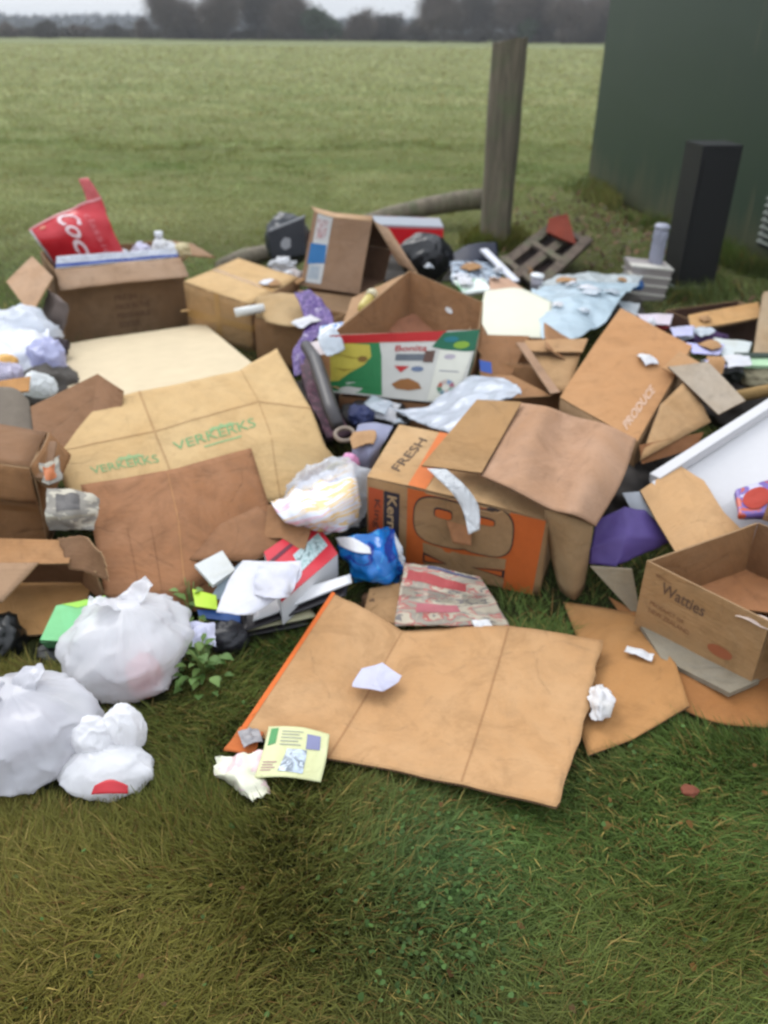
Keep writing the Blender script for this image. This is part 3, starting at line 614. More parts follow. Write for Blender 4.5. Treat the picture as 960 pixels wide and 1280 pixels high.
# ---- 4 the big kraft carton with orange band (middle)
L, C = W(459, 700, .0), W(674, 745, .0); L2 = V(L, 597); C2 = V(C, 652)
d = (C-L); pr = Vector((-d.y, d.x, 0)).normalized(); bk = W(497, 530, 0); dep = .42
topz = L2.z; BLt = W(499, 532, topz+.02); BLb = Vector((BLt.x, BLt.y, 0)); BRt = BLt+(C2-L2)*1.02; BRb = Vector((BRt.x, BRt.y, 0))
kraft = card((200, 158, 106)); kd = card((182, 142, 96))
t = thing('printed_carton', 'large kraft carton with orange bands, dark rounded outlines and sideways print in the middle', 'carton')
pp = carton(t, [L, C, BRb, BLb], [L2, C2, BRt, BLt], kd, E1, wob=(.005, 4), seed=4)
f = pp['front']; orange = ink((208, 104, 46)); dkp = ink((64, 52, 50))
ou = [(.0, .0)]
patch(f, [(.235, .0), (.335, .0), (.335, 1), (.235, 1)], orange, 'orange_band', n=6, m=14); patch(f, [(.80, .0), (.985, .0), (.96, 1), (.80, 1)], orange, 'orange_band', n=6, m=14)
patch(f, [(.33, .02), (.81, .02), (.81, .55), (.33, .55)], orange, 'orange_field', n=16); patch(f, [(.33, .55), (.81, .55), (.81, .98), (.33, .98)], orange, 'orange_field', n=16)
patch(f, [(.01, .10), (.095, .10), (.095, .62), (.01, .62)], ink((190, 86, 48)), 'orange_label'); patch(f, [(.10, .10), (.19, .10), (.19, .78), (.10, .78)], ink((52, 46, 56)), 'dark_label')
text(f, 'Kern', (.12, .14), (.0, .40), (.055, .0), card((210, 176, 130)), off=.0028, bold=.02); text(f, 'King', (.035, .22), (.0, .34), (.045, .0), dkp, off=.0028)
# sideways letter with two counters, dark outline then kraft fill
def loop_shape(cx, cy, rx, ry, sq=3.0, n=36): return [(cx+rx*math.copysign(abs(math.cos(a))**(2/sq), math.cos(a)), cy+ry*math.copysign(abs(math.sin(a))**(2/sq), math.sin(a))) for a in [2*math.pi*i/n for i in range(n)]]
poly(f, loop_shape(.455, .32, .185, .30), dkp, 'letter_outline', .0026); poly(f, loop_shape(.665, .29, .165, .33), dkp, 'letter_outline', .0027)
poly(f, loop_shape(.455, .32, .178, .285), kd, 'letter_fill', .0042); poly(f, loop_shape(.665, .29, .158, .315), kd, 'letter_fill', .0043)
poly(f, loop_shape(.44, .20, .052, .062, 4), dkp, 'counter', .0056); poly(f, loop_shape(.64, .17, .085, .052, 4), dkp, 'counter', .0056)
poly(f, loop_shape(.442, .207, .046, .050, 4), orange, 'counter_fill', .0068); poly(f, loop_shape(.642, .177, .078, .040, 4), orange, 'counter_fill', .0068)
for pl, mm, of in (([(.33, .62), (.56, .66), (.80, .60), (.80, .74), (.62, .80), (.80, .86), (.80, .98), (.34, .98), (.34, .88), (.48, .83), (.335, .74)], kd, .0024),):
    poly(f, pl, mm, 'letter_fill', of)
for pl in ([(.335, .74), (.48, .83), (.335, .87)], [(.80, .75), (.61, .80), (.80, .85)]):
    poly(f, pl, dkp, 'letter_outline', .0036); c_ = (sum(p[0] for p in pl)/3, sum(p[1] for p in pl)/3); poly(f, [(c_[0]+(p[0]-c_[0])*.78, c_[1]+(p[1]-c_[1])*.6) for p in pl], orange, 'letter_gap', .0048)
# closed top: left part visible, orange band over it, dark lettering
tp = sheet('top_flap', [[BLt+Vector((0, 0, .004)), sub(BLt, BRt, .5)+Vector((0, 0, .012)), BRt+Vector((0, 0, .004))], [L2+Vector((0, 0, .004)), sub(L2, C2, .5)+Vector((0, 0, .01)), C2+Vector((0, 0, .004))]], card((214, 172, 118)), .005, wob=(.003, 4), parent=t, emat=E1)
patch(tp, [(.25, .0), (.37, .0), (.335, 1), (.235, 1)], ink((222, 120, 54)), 'orange_band', n=5, m=14); text(tp, 'FRESH', (.15, .82), (.06, -.62), (-.055, -.03), ink((92, 70, 50)), bold=.01)

# loose flaps over its top
fl1 = sheet('flap', [[(596, 500, .44), (652, 503, .44)], [(527, 582, .335), (602, 591, .335)]], card((196, 152, 98)), .006, wob=(.004, 4), parent=t, emat=edge((120, 84, 54)))
fl2 = sheet('flap', [[(650, 503, .43), (682, 508, .445), (716, 520, .415), (756, 530, .435), (796, 548, .40)], [(624, 552, .375), (658, 560, .395), (700, 574, .36), (738, 584, .385), (778, 600, .35)], [(600, 594, .325), (642, 612, .345), (688, 636, .31), (720, 644, .32), (745, 658, .27)]], card((200, 156, 122)), .006, n=(22, 16), smooth=True, wob=(.004, 4), parent=t, emat=E2)
fl3 = sheet('flap', [[(680, 636, .30), (720, 648, .29), (742, 655, .27)], [(687, 685, .15), (715, 700, .16), (737, 690, .17)], [(700, 738, .03), (718, 750, .02), (730, 735, .03)]], card((182, 148, 104)), .006, smooth=True, wob=(.006, 5), parent=t, emat=E2)
# white strap and torn patch on its front
st = sheet('strap', [[(534, 586, .325), (558, 586, .325)], [(560, 610, .30), (580, 606, .30)], [(578, 636, .25), (598, 632, .25)], [(586, 668, .20), (600, 662, .20)]], film((226, 228, 230), 1, rough=.35), .0015, n=(5, 20), smooth=True, wob=(.004, 12))
one(st, 'white plastic strap hanging over the front of the printed kraft carton', 'strap')
for v in st.data.vertices: v.co += (EYE-v.co).normalized()*.10
tp_ = sheet('torn_tape', [[(552, 640, .20), (590, 644, .20)], [(566, 680, .13), (590, 684, .13)]], card((176, 120, 76)), .002, n=(8, 8), wob=(.007, 20), rag=.08, parent=t)
for v in tp_.data.vertices: v.co += (EYE-v.co).normalized()*.03

# ---- 5 green and white fruit box
gb = thing('fruit_box', 'open fruit box with red stripe, yellow fruit print and green and white front', 'box')
FL, FR = W(414, 490, .19), W(574, 506, .18); FLt, FRt = V(FL, 419), V(FR, 418); FRt = W(600, 412, .43)
BLt, BRt = W(512, 338, .54), W(604, 378, .50); dd = Vector((0, 0, .25)); BLb, BRb = BLt-Vector((.0, .06, .25)), BRt-Vector((.0, .05, .25))
whitec = plain('coated_white', (222, 220, 212), .45, .8, .06, 25); ic = card((176, 128, 84))
pp = carton(gb, [FL, FR, BRb, BLb], [FLt, FRt, BRt, BLt], ic, E1, wob=(.003, 4), seed=6)
f = pp['front']
fs_ = sheet('printed_front', [[FLt, FRt], [FL, FR]], whitec, .0012, n=(20, 12), wob=(.003, 4), parent=gb, seed=6)
for v in fs_.data.vertices: v.co += S_(f).normal(.5, .5)*.004
SF = SURF[fs_.name]; n0 = S_(f).normal(.5, .5)*.004
def shifted(S, dlt):
    def G(u, v): return S(u, v)+dlt
    G.normal = S.normal; G.Lu = S.Lu; G.Lv = S.Lv; return G
SURF[fs_.name] = shifted(SF, n0)
grn = ink((58, 142, 86), .4); red = ink((206, 44, 44), .4); yel = ink((222, 204, 88), .4)
poly(fs_, [(0, .10), (.33, .10), (.36, .35), (.40, .97), (0, .97)], grn, 'green_field'); patch(fs_, [(.0, .0), (.78, .0), (.72, .14), (.0, .14)], red, 'red_stripe', .0022)
poly(fs_, [(.0, .17), (.12, .14), (.27, .17), (.29, .36), (.24, .5), (.15, .62), (.06, .78), (.0, .80)], yel, 'yellow_fruit', .0024)
for q in (((.02, .3), (.14, .36), (.26, .40)), ((.02, .55), (.1, .58), (.2, .56))): poly(fs_, [q[0], q[1], q[2], (q[1][0], q[1][1]+.025)], ink((168, 142, 50)), 'fruit_line', .0034)
poly(fs_, ell(.23, .40, .035, .05), ink((150, 116, 56)), 'fruit_tip', .0035)
poly(fs_, [(.76, .02), (1, .0), (1, .28), (.88, .3), (.70, .22)], ink((40, 116, 84), .4), 'green_leaf', .0024)
poly(fs_, ell(.90, .20, .055, .05), ink((150, 190, 66)), 'lime_leaf', .0036); poly(fs_, ell(.82, .12, .05, .04), ink((44, 128, 140)), 'teal_leaf', .0036)
text(fs_, 'Bonita', (.45, .28), (.22, .0), (0, -.09), ink((196, 60, 60)), .0024, bold=.015); patch(fs_, [(.46, .32), (.70, .32), (.70, .42), (.46, .42)], ink((118, 124, 132)), 'grey_word')
patch(fs_, [(.66, .28), (.73, .27), (.73, .44), (.66, .44)], ink((112, 84, 74)), 'brown_print', .0026)
poly(fs_, [(.46, .5), (.57, .5), (.515, .60)], ink((208, 60, 60)), 'heart_print', .0026); poly(fs_, ell(.63, .54, .045, .04), ink((120, 136, 166)), 'blue_print')
poly(fs_, [(.46, .78), (.52, .70), (.58, .68), (.66, .74), (.69, .82), (.60, .86), (.50, .85)], ink((168, 112, 62)), 'handle_hole', .0026)
lb = patch(fs_, [(.76, .26), (.985, .30), (.96, .98), (.75, .98)], plain('label_paper', (230, 228, 214), .5, .85, .05), 'white_label', .0034)
poly(fs_, ell(.84, .36, .04, .035), ink((200, 190, 200)), 'label_mark', .0046); patch(fs_, [(.79, .55), (.93, .56), (.93, .57), (.79, .56)], ink((120, 120, 150)), 'label_line', .0046)
for k in range(8):
    a0 = k*math.pi/4; cc = [(170, 196, 176), (214, 160, 150), (130, 160, 170), (96, 150, 120), (200, 110, 90), (220, 200, 190), (150, 170, 200), (190, 120, 140)][k]
    poly(fs_, [(.865+.030*math.cos(a0), .78+.05*math.sin(a0)), (.865+.065*math.cos(a0), .78+.11*math.sin(a0)), (.865+.065*math.cos(a0+.7), .78+.11*math.sin(a0+.7)), (.865+.03*math.cos(a0+.7), .78+.05*math.sin(a0+.7))], ink(cc), 'ring_print', .0046)
rt = pp['right']; patch(rt, [(.0, .0), (.75, .0), (.6, .55), (.0, .95)], plain('coated_pale', (206, 196, 170), .5, .8), 'pale_side', n=8); patch(rt, [(.0, .3), (.4, .25), (.35, .6), (.0, .8)], ink((70, 120, 100)), 'green_print', .0024); poly(rt, ell(.45, .06, .08, .05), ink((190, 70, 50)), 'red_print', .0024)
SB = pp['back']; poly(SB, ell(.42, .33, .05, .045, 16), plain('hole', (232, 232, 232), .8, .9), 'white_sticker', -.008)
one(sheet('inner_tray', [[(516, 392, .38), (572, 400, .36)], [(470, 412, .34), (540, 422, .32)]], card((170, 112, 80)), .005), 'reddish brown tray lying inside the open fruit box', 'tray')

# ---- 6 printed kraft sheet with green lettering (left centre), three panels wide
yk = card((226, 188, 128), .8)
vs_ = sheet('unfolded_carton', [[(47, 520, .27), (172, 490, .34), (300, 462, .33), (346, 436, .34)],
     [(62, 565, .23), (190, 540, .29), (322, 500, .29), (388, 510, .26)],
     [(78, 600, .19), (206, 580, .24), (338, 545, .24), (408, 560, .18)],
     [(100, 660, .13), (225, 640, .17), (350, 626, .12), (428, 582, .13)]], yk, .006, n=(40, 34), wob=(.007, 4), emat=E1, seed=12)
one(vs_, 'unfolded yellow kraft carton with green lettering spread across the left of the heap', 'cardboard')
gi = ink((128, 170, 112)); cr_ = card((204, 164, 110))
for a, b, c, d in ((.335, .0, .34, .98), (.672, .0, .668, .98)): patch(vs_, [(a, b), (a+.006, b), (c+.006, d), (c, d)], cr_, 'crease', .0012, n=1, m=20)
for v0_ in (.335,): patch(vs_, [(.0, v0_), (1, v0_), (1, v0_+.012), (0, v0_+.012)], cr_, 'crease', .0012, n=30, m=1)
text(vs_, 'VERKERKS', (.375, .575), (.26, -.02), (.0, -.085), gi, bold=.005); text(vs_, 'VERKERKS', (.10, .66), (.22, -.02), (.0, -.08), gi, bold=.005)
for cx, cy in ((.53, .475), (.235, .55)):
    pts = [(cx-.05, cy+.015), (cx-.028, cy-.02), (cx-.012, cy-.005), (cx, cy-.035), (cx+.014, cy-.005), (cx+.03, cy-.02), (cx+.05, cy+.01)]
    poly(vs_, pts, ink((150, 178, 122)), 'crown_print', .0012)
patch(vs_, [(.46, .60), (.58, .59), (.58, .605), (.46, .615)], ink((150, 178, 122)), 'small_line', n=8, m=1)
poly(vs_, ell(.95, .85, .012, .02), ink((140, 100, 60)), 'stain'); 

# ---- 7 brown panel in front of it
bp = sheet('brown_cardboard', [[(101, 607, .20), (208, 588, .245), (314, 560, .235)], [(115, 655, .16), (222, 650, .19), (330, 610, .17)], [(130, 742, .08), (230, 735, .10), (348, 668, .10)], [(152, 762, .04), (215, 768, .04), (330, 752, .03)]], card((176, 122, 80), 1.2), .006, n=(28, 24), wob=(.006, 4), emat=E1, seed=14)
one(bp, 'dark brown cardboard panel leaning in front of the green lettered sheet', 'cardboard')
patch(bp, [(.50, .02), (.507, .02), (.507, .98), (.50, .98)], card((196, 140, 88)), 'crease', n=1, m=20); 
for x in (.20, .34): patch(bp, [(x, .36), (x+.006, .36), (x+.026, .70), (x+.020, .70)], card((156, 106, 68)), 'slot_line', n=1, m=12)
for (x, y) in ((.83, .48), (.66, .66), (.6, .75)): poly(bp, ell(x, y, .02, .012), card((124, 76, 46)), 'tear')
b2 = sheet('brown_flap_piece', [[(275, 655, .165), (322, 633, .185), (345, 648, .17)], [(236, 700, .13), (318, 700, .135), (370, 680, .13)]], card((164, 116, 78)), .005, wob=(.005, 6), emat=E1, seed=15)
one(b2, 'small brown cardboard flap behind the red and white box', 'cardboard')
b3 = sheet('brown_flap_piece', [[(335, 632, .20), (352, 628, .20), (392, 650, .18)], [(330, 672, .15), (352, 672, .16), (380, 690, .14)]], card((178, 130, 88)), .005, wob=(.004, 6), emat=E1, seed=16)
one(b3, 'small tan cardboard flap touching the clear bag above the red box', 'cardboard')
# ---- 8 red and white box, papers and magazines (centre left)
rb = thing('red_white_box', 'flat red and white box with a picture window, half covered by white paper', 'box')
TL, TR, FRp, FLp = W(330, 690, .155), W(392, 647, .16), W(422, 692, .13), W(352, 752, .115)
wm = plain('gloss_white_card', (226, 226, 228), .3, .82, .05); redm = plain('gloss_red_card', (214, 52, 66), .3, .8, .08)
lid = sheet('lid', [[TL, TR], [FLp, FRp]], redm, .003, n=(12, 12), wob=(.001, 6), parent=rb)
patch(lid, [(.0, .22), (1, .12), (1, .2), (0, .30)], ink((112, 50, 66)), 'dark_stripe', n=10, m=2)
patch(lid, [(.40, .42), (.92, .36), (.94, .72), (.42, .80)], multi('cover_photo', [(0, (150, 178, 178)), (.42, (186, 206, 208)), (.55, (120, 140, 140)), (.65, (214, 222, 222))], 26), 'cover_picture', n=8)
def dn(p, z): return p-Vector((0, 0, z))
Q = [FLp, FRp, TR, TL]
for k in range(4):
    a, b = Q[k], Q[(k+1) % 4]; sheet('side_panel', [[dn(a, .003), dn(b, .003)], [dn(a, .075), dn(b, .075)]], wm if k != 1 else card((196, 150, 112)), .003, n=(8, 4), wob=(.001, 6), parent=rb)
sheet('base_panel', [[dn(TL, .076), dn(TR, .076)], [dn(FLp, .076), dn(FRp, .076)]], wm, .003, n=(6, 6), parent=rb)
one(sheet('white_card', [[(243, 706, .15), (278, 688, .16)], [(266, 731, .13), (294, 712, .14)]], paper((226, 228, 226)), .012, n=(6, 6), wob=(.001, 8)), 'small thick white card leaning on the brown panel', 'card')
one(sheet('grey_card', [[(278, 722, .13), (304, 700, .14)], [(262, 748, .09), (300, 752, .10)]], plain('grey_blue_card', (150, 166, 176), .5, .75), .004, n=(6, 6)), 'grey blue card under the small white card', 'card')
o = sheet('white_paper', [[(303, 700, .170), (345, 702, .178), (376, 701, .180)], [(285, 728, .150), (330, 732, .160), (372, 728, .165)], [(270, 764, .135), (298, 769, .135), (316, 768, .130)]], paper((232, 232, 242)), .001, n=(20, 18), smooth=True, wob=(.004, 12), fold=.5)
one(o, 'sheet of white paper laid over the red and white box', 'paper')
o = sheet('white_paper', [[(322, 706, .185), (350, 703, .192), (375, 706, .185)], [(318, 728, .170), (346, 734, .180), (370, 730, .172)], [(316, 742, .155), (344, 750, .17), (362, 746, .158)]], paper((226, 226, 238)), .001, n=(18, 18), smooth=True, wob=(.008, 17), rag=.04, fold=.8)
one(o, 'creased white paper lying on top of the larger white sheet', 'paper')
mgc = multi('cover_dark', [(0, (40, 38, 42)), (.5, (70, 62, 64)), (.6, (206, 196, 70)), (.66, (52, 46, 50))], 5, .3, dist=.3)
mg = thing('magazine_stack', 'fanned stack of magazines on the grass under the red and white box', 'magazines')
pl = [(0, [(320, 752, .075), (438, 718, .10), (440, 728, .095), (316, 776, .06)], wm), (1, [(300, 765, .055), (436, 726, .08), (432, 744, .07), (300, 790, .045)], plain('dark_cover', (48, 44, 48), .35, .7)),
      (2, [(298, 775, .035), (384, 755, .045), (395, 770, .035), (305, 788, .028)], plain('cream_pages', (214, 208, 170), .6, .8)), (3, [(300, 785, .018), (370, 765, .03), (388, 780, .02), (310, 795, .012)], plain('dark_cover', (48, 44, 48), .35, .7))]
for k, q, mm in pl: sheet('magazine', [[q[0], q[1]], [q[3], q[2]]], mm, .006, n=(10, 6), smooth=True, wob=(.003, 6), parent=mg)
one(sheet('yellow_tab_card', [[(240, 736, .105), (270, 744, .11)], [(244, 757, .09), (272, 762, .09)]], plain('lime_card', (190, 226, 54), .5, .85), .003, n=(4, 4)), 'bright lime yellow card at the left end of the magazines', 'card')
one(sheet('blue_folder', [[(246, 762, .07), (300, 764, .075)], [(250, 772, .06), (300, 778, .06)]], plain('blue_folder', (54, 96, 166), .4, .75), .005, n=(6, 3)), 'thin blue folder edge beneath the lime yellow card', 'folder')
one(sheet('yellow_stick', [[(249, 765, .06), (256, 765, .06)], [(247, 788, .02), (254, 788, .02)]], plain('yellow_stick', (196, 200, 96), .5, .8), .004, n=(3, 4)), 'thin yellow green stick standing in the weeds below the lime card', 'stick')
one(blob('black_pouch', W(285, 797, .035), (.052, .045, .038), plain('black_nylon', (46, 46, 52), .45, .7, .1, 60), 3, .18, 2.2, 4, floor=.004), 'small black pouch on the grass at the end of the magazines', 'pouch')
one(scrap('tissue', '', '', 248, 797, .085, .085, .07, LAV, .3, .016), 'pale lilac tissue on the weeds left of the black pouch', 'tissue')

# ---- 9 clear bag with papers, blue wrapper, newspaper
cb = thing('clear_bag', 'translucent white plastic bag full of papers beside the printed kraft carton', 'plastic bag')
blob('film', W(412, 622, .17), (.135, .10, .11), film((230, 233, 240), .5, k=.95, rough=.15), 5, .24, 2.6, 5, parent=cb, rot=.5, ridge='bag')
sheet('mouth', [[(338, 626, .22), (385, 600, .25), (440, 576, .27)], [(356, 652, .20), (400, 642, .24), (450, 616, .23)], [(392, 664, .13), (424, 664, .16), (450, 650, .14)]], multi('bag_print', [(0, (228, 228, 238)), (.42, (240, 206, 150)), (.47, (226, 228, 238)), (.54, (232, 190, 204)), (.58, (236, 218, 140)), (.61, (214, 208, 232))], 3, .22, (1, 9, 1), .6, .8), .0012, n=(20, 10), smooth=True, wob=(.014, 14), parent=cb, fold=.8)
one(blob('grey_lump', W(436, 640, .08), (.07, .06, .07), plain('grey_plastic', (122, 128, 138), .3, .7), 6, .2, 2.5, 4, floor=.0), 'grey plastic lump under the translucent bag', 'plastic')
for k, (a, b, c, z, col, lb_) in enumerate((((376, 612), (406, 596), .05, .19, (228, 190, 150), 'pinkish envelope inside the translucent bag'), ((404, 610), (440, 590), .06, .2, (236, 222, 140), 'yellow slip inside the translucent bag'), ((378, 640), (424, 622), .05, .15, (210, 204, 232), 'lilac paper inside the translucent bag'))):
    p, q = W(*a, z), W(*b, z); one(sheet('slip', [[p+Vector((0, 0, c)), q+Vector((0, 0, c))], [p, q]], paper(col), .001, n=(8, 6), smooth=True, wob=(.006, 12)), lb_, 'paper')
one(blob('pink_lump', W(437, 578, .235), (.030, .025, .03), plain('pink_plastic', (222, 150, 190), .35, .8), 7, .25, 3, 3), 'small pink plastic piece above the translucent bag', 'plastic')
one(sheet('lilac_cloth', [[(448, 532, .27), (470, 528, .28), (492, 532, .27)], [(440, 560, .25), (462, 566, .26), (478, 560, .25)], [(438, 600, .12), (456, 600, .14), (466, 598, .12)]], plain('lilac_cloth', (152, 154, 178), .7, .75, .12, 25, .2, .3), .006, n=(16, 18), smooth=True, wob=(.008, 9), fold=.6), 'dull lilac cloth tucked behind the printed kraft carton corner', 'cloth')
bw = sheet('snack_wrapper', [[(418, 672, .12), (455, 668, .16), (486, 656, .15), (494, 668, .14)], [(424, 690, .10), (450, 692, .14), (480, 688, .14), (504, 690, .11)], [(440, 716, .05), (462, 722, .09), (490, 720, .08), (506, 715, .05)], [(444, 728, .03), (465, 730, .05), (490, 728, .04), (498, 726, .03)]],
    multi('blue_print', [(0, (30, 64, 150)), (.40, (20, 110, 190)), (.50, (40, 140, 206)), (.57, (28, 52, 130)), (.66, (220, 224, 232)), (.70, (150, 60, 90))], 7, .2, dist=1.2), .0015, n=(30, 26), smooth=True, wob=(.011, 16), rag=.04, fold=.9)
one(bw, 'shiny blue snack wrapper crumpled left of the printed kraft carton', 'wrapper')
for q in ([(.86, .02), (.99, .02), (.99, .98), (.90, .98)],): patch(bw, q, plain('foil', (214, 218, 224), .2, .8), 'foil_edge', n=4, m=16)
one(sheet('white_slip', [[(419, 672, .135), (440, 672, .165), (462, 684, .16)], [(424, 682, .125), (444, 690, .15), (464, 692, .15)]], paper((236, 236, 240)), .001, n=(10, 6), smooth=True, wob=(.003, 10)), 'white paper slip lying on the blue snack wrapper', 'paper')
one(sheet('tan_scrap', [[(462, 736, .045), (500, 728, .06)], [(455, 765, .02), (498, 782, .02)]], card((196, 150, 98)), .005, n=(8, 8), wob=(.004, 8), emat=E2), 'small tan cardboard scrap below the blue snack wrapper', 'cardboard')
one(blob('brown_bag', W(478, 752, .012), (.055, .04, .028), plain('brown_paper', (116, 84, 58), .8, .7), 9, .3, 3, 4, floor=.002), 'crumpled brown paper beside the rolled newspaper', 'paper')
nw = sheet('newspaper', [[(505, 703, .10), (560, 712, .13), (600, 722, .12)], [(500, 738, .07), (556, 745, .095), (618, 748, .07)], [(492, 782, .03), (560, 782, .05), (638, 782, .03)]],
    multi('newsprint', [(0, (186, 174, 152)), (.40, (160, 150, 136)), (.47, (188, 104, 96)), (.505, (196, 184, 162)), (.58, (128, 120, 116)), (.62, (192, 180, 156))], 9, .7, (1, 3.6, 1), .7, .72), .006, n=(28, 18), smooth=True, wob=(.009, 8), rag=.02, fold=.5)
one(nw, 'crumpled colour newspaper in front of the printed kraft carton', 'newspaper')
patch(nw, [(.1, .16), (.72, .26), (.7, .40), (.08, .32)], ink((178, 74, 74)), 'red_headline', n=14, m=3); patch(nw, [(.25, .66), (.6, .64), (.62, .74), (.24, .78)], ink((190, 110, 116)), 'pink_headline', n=10, m=3); patch(nw, [(.3, .02), (.9, .06), (.9, .12), (.3, .1)], ink((92, 92, 118)), 'blue_line', n=10, m=2)
for k in range(9):
    for (u0, u1) in ((.05, .3), (.34, .62), (.66, .92)):
        v = .44+k*.022; patch(nw, [(u0, v), (u1-.03*((k*7) % 3), v), (u1-.03*((k*7) % 3), v+.007), (u0, v+.007)], ink((120, 114, 104)), 'text_line', n=5, m=1) if k < 8 else None
one(scrap('paper_scrap', '', '', 603, 780, .05, .05, .03, WHITE, .2, .008), 'small white scrap between the newspaper and the large front carton', 'paper')

# ---- 10 carrier bags on the grass at lower left
def carrier(name, label, c, rx, ry, h, seed, rot, lean=(0, 0), mat=None, ears=2, fat=1.0):
    t = thing(name, label, 'plastic bag', 'white plastic carrier bags on the grass'); nu, nv = 96, 64; vs = []; fs = []; off = Vector((seed*3.7, seed*8.1, seed)); sc = (rx+ry)/2
    for j in range(nv+1):
        th_ = math.pi*j/nv
        for i in range(nu):
            ph = 2*math.pi*i/nu; d = Vector((math.sin(th_)*math.cos(ph), math.sin(th_)*math.sin(ph), math.cos(th_)))
            z = (d.z+1)/2; prof = math.sin(th_)**.55 if d.z < 0 else math.sin(th_)**.9
            r_ = prof*(1+.10*noise.noise(d*1.5+off))
            top_ = max(0, d.z)**1.2
            w = (.035+.13*top_)*(1-min(1, abs(noise.noise(Vector((math.cos(ph)*3.6, math.sin(ph)*3.6, z*.6))+off))*3))**1.5+.05*noise.noise(Vector((math.cos(ph)*7, math.sin(ph)*7, z*.8))+off)*(.3+top_)+.075*(1-min(1, abs(noise.noise(Vector((d.x*3, d.y*3, d.z*1.2))+off*2))*3.4))**2+.008*(1-min(1, abs(noise.noise(d*7+off))*3))**2+.09*noise.noise(d*1.8+off)
            x, y = d.x/max(1e-6, math.sin(th_) or 1e-6)*(r_+w*prof), d.y/max(1e-6, math.sin(th_) or 1e-6)*(r_+w*prof)
            zz = h*(z**fat)*(1+.06*noise.noise(d*2.2+off)); zz = max(zz, .004)
            p = Vector((x*rx, y*ry, 0)); p = Vector((p.x*math.cos(rot)-p.y*math.sin(rot), p.x*math.sin(rot)+p.y*math.cos(rot), zz))
            p.x += lean[0]*z*z; p.y += lean[1]*z*z; vs.append(c+p)
    for j in range(nv):
        for i in range(nu):
            a = j*nu+i; b = j*nu+(i+1) % nu; fs.append((a, a+nu, b+nu, b))
    mesh('bag_body', vs, fs, mat, smooth=True, parent=t)
    topc = vs[0]
    for k in range(ears):
        a = rot+k*2.6+.4; dd_ = Vector((math.cos(a), math.sin(a), .3)); s = Vector((-math.sin(a), math.cos(a), .2))
        sheet('handle', [[topc-Vector((0, 0, .02))-s*.02, topc-Vector((0, 0, .02))+s*.02], [topc+dd_*.035-s*.035, topc+dd_*.035+s*.03], [topc+dd_*.075-s*.02+Vector((0, 0, .005)), topc+dd_*.08+s*.012]], mat, .001, n=(10, 16), smooth=True, wob=(.010, 26), parent=t, fold=.8)
    return t
wb = film((236, 235, 238), .74, k=.95, rough=.24, trans=.4, scale=3.5, cr=.42)
bc = W(152, 880, 0)
b1 = carrier('carrier_bag', 'full white carrier bag with red packaging showing through, beside the green folder', Vector((bc.x, bc.y+.08, 0)), .145, .125, .20, 3, .5, (.0, .05), wb, 2)
one(blob('red_packet', Vector((bc.x+.056, bc.y+.026, .064)), (.044, .036, .062), plain('red_packet', (204, 34, 56), .4, .9), 4, .1, 2, 3, rot=.6), 'red packet showing through the side of the full white bag', 'packet')
one(blob('paper_lump', Vector((bc.x-.015, bc.y+.11, .08)), (.10, .07, .085), paper((236, 236, 240)), 17, .12, 2.4, 4, floor=.004), 'crumpled white paper filling the full white carrier bag', 'paper')
bc = W(22, 985, 0)
b2_ = carrier('carrier_bag', 'greyish white carrier bag cut off by the left edge, nearest the camera', Vector((bc.x, bc.y+.075, 0)), .15, .13, .175, 5, .3, (-.02, .03), film((226, 225, 230), .80, k=.92, rough=.24, trans=.4, scale=3.5, cr=.40), 2)
one(blob('paper_lump', Vector((bc.x-.02, bc.y+.09, .075)), (.10, .08, .075), paper((214, 206, 216)), 18, .15, 2.2, 4, floor=.004), 'pinkish grey paper filling the bag cut off by the left edge', 'paper')
bc = W(80, 925, 0)
one(blob('paper_lump', Vector((bc.x, bc.y+.03, .05)), (.045, .05, .05), paper((234, 232, 214)), 11, .25, 2.6, 4, floor=.002), 'yellowish white crumpled paper behind the bag at the left edge', 'paper')
bc = W(134, 985, 0)
t = thing('carrier_bag', 'small knotted white carrier bag with a red print on its side', 'plastic bag', 'white plastic carrier bags on the grass')
w2 = film((243, 242, 244), .97, k=.98, rough=.3, trans=.4, scale=4, cr=.35)
bl = blob('bag_body', Vector((bc.x-.003, bc.y+.018, .038)), (.096, .068, .050), w2, 12, .15, 2.0, 5, parent=t, floor=.003, ridge='bag'); blob('knot', Vector((bc.x+.022, bc.y+.088, .085)), (.045, .045, .058), w2, 13, .2, 2.0, 5, parent=t, ridge='bag'); blob('bag_fold', Vector((bc.x-.03, bc.y+.065, .078)), (.05, .045, .05), w2, 14, .2, 2.0, 5, parent=t, ridge='bag')
rp = sheet('red_print', [[(118, 982, .084), (138, 974, .090), (160, 982, .082)], [(114, 993, .070), (138, 992, .074), (160, 992, .068)]], plain('red_ink', (206, 44, 54), .4, .8), .0012, n=(10, 4), smooth=True, wob=(.002, 20), parent=t)
gf = sheet('green_folder', [[(70, 757, .10), (132, 745, .11)], [(50, 800, .07), (104, 803, .06)]], paper((146, 226, 160)), .003, n=(8, 8), wob=(.002, 8))
one(gf, 'mint green folder propped up behind the full white bag', 'folder'); patch(gf, [(.1, .0), (1, .0), (1, .12), (.5, .18)], ink((176, 236, 96)), 'lime_edge')
one(sheet('green_sheet', [[(50, 803, .055), (106, 806, .05)], [(60, 812, .01), (100, 815, .01)]], paper((104, 170, 118)), .002, n=(6, 4)), 'darker green sheet below the mint green folder', 'paper')

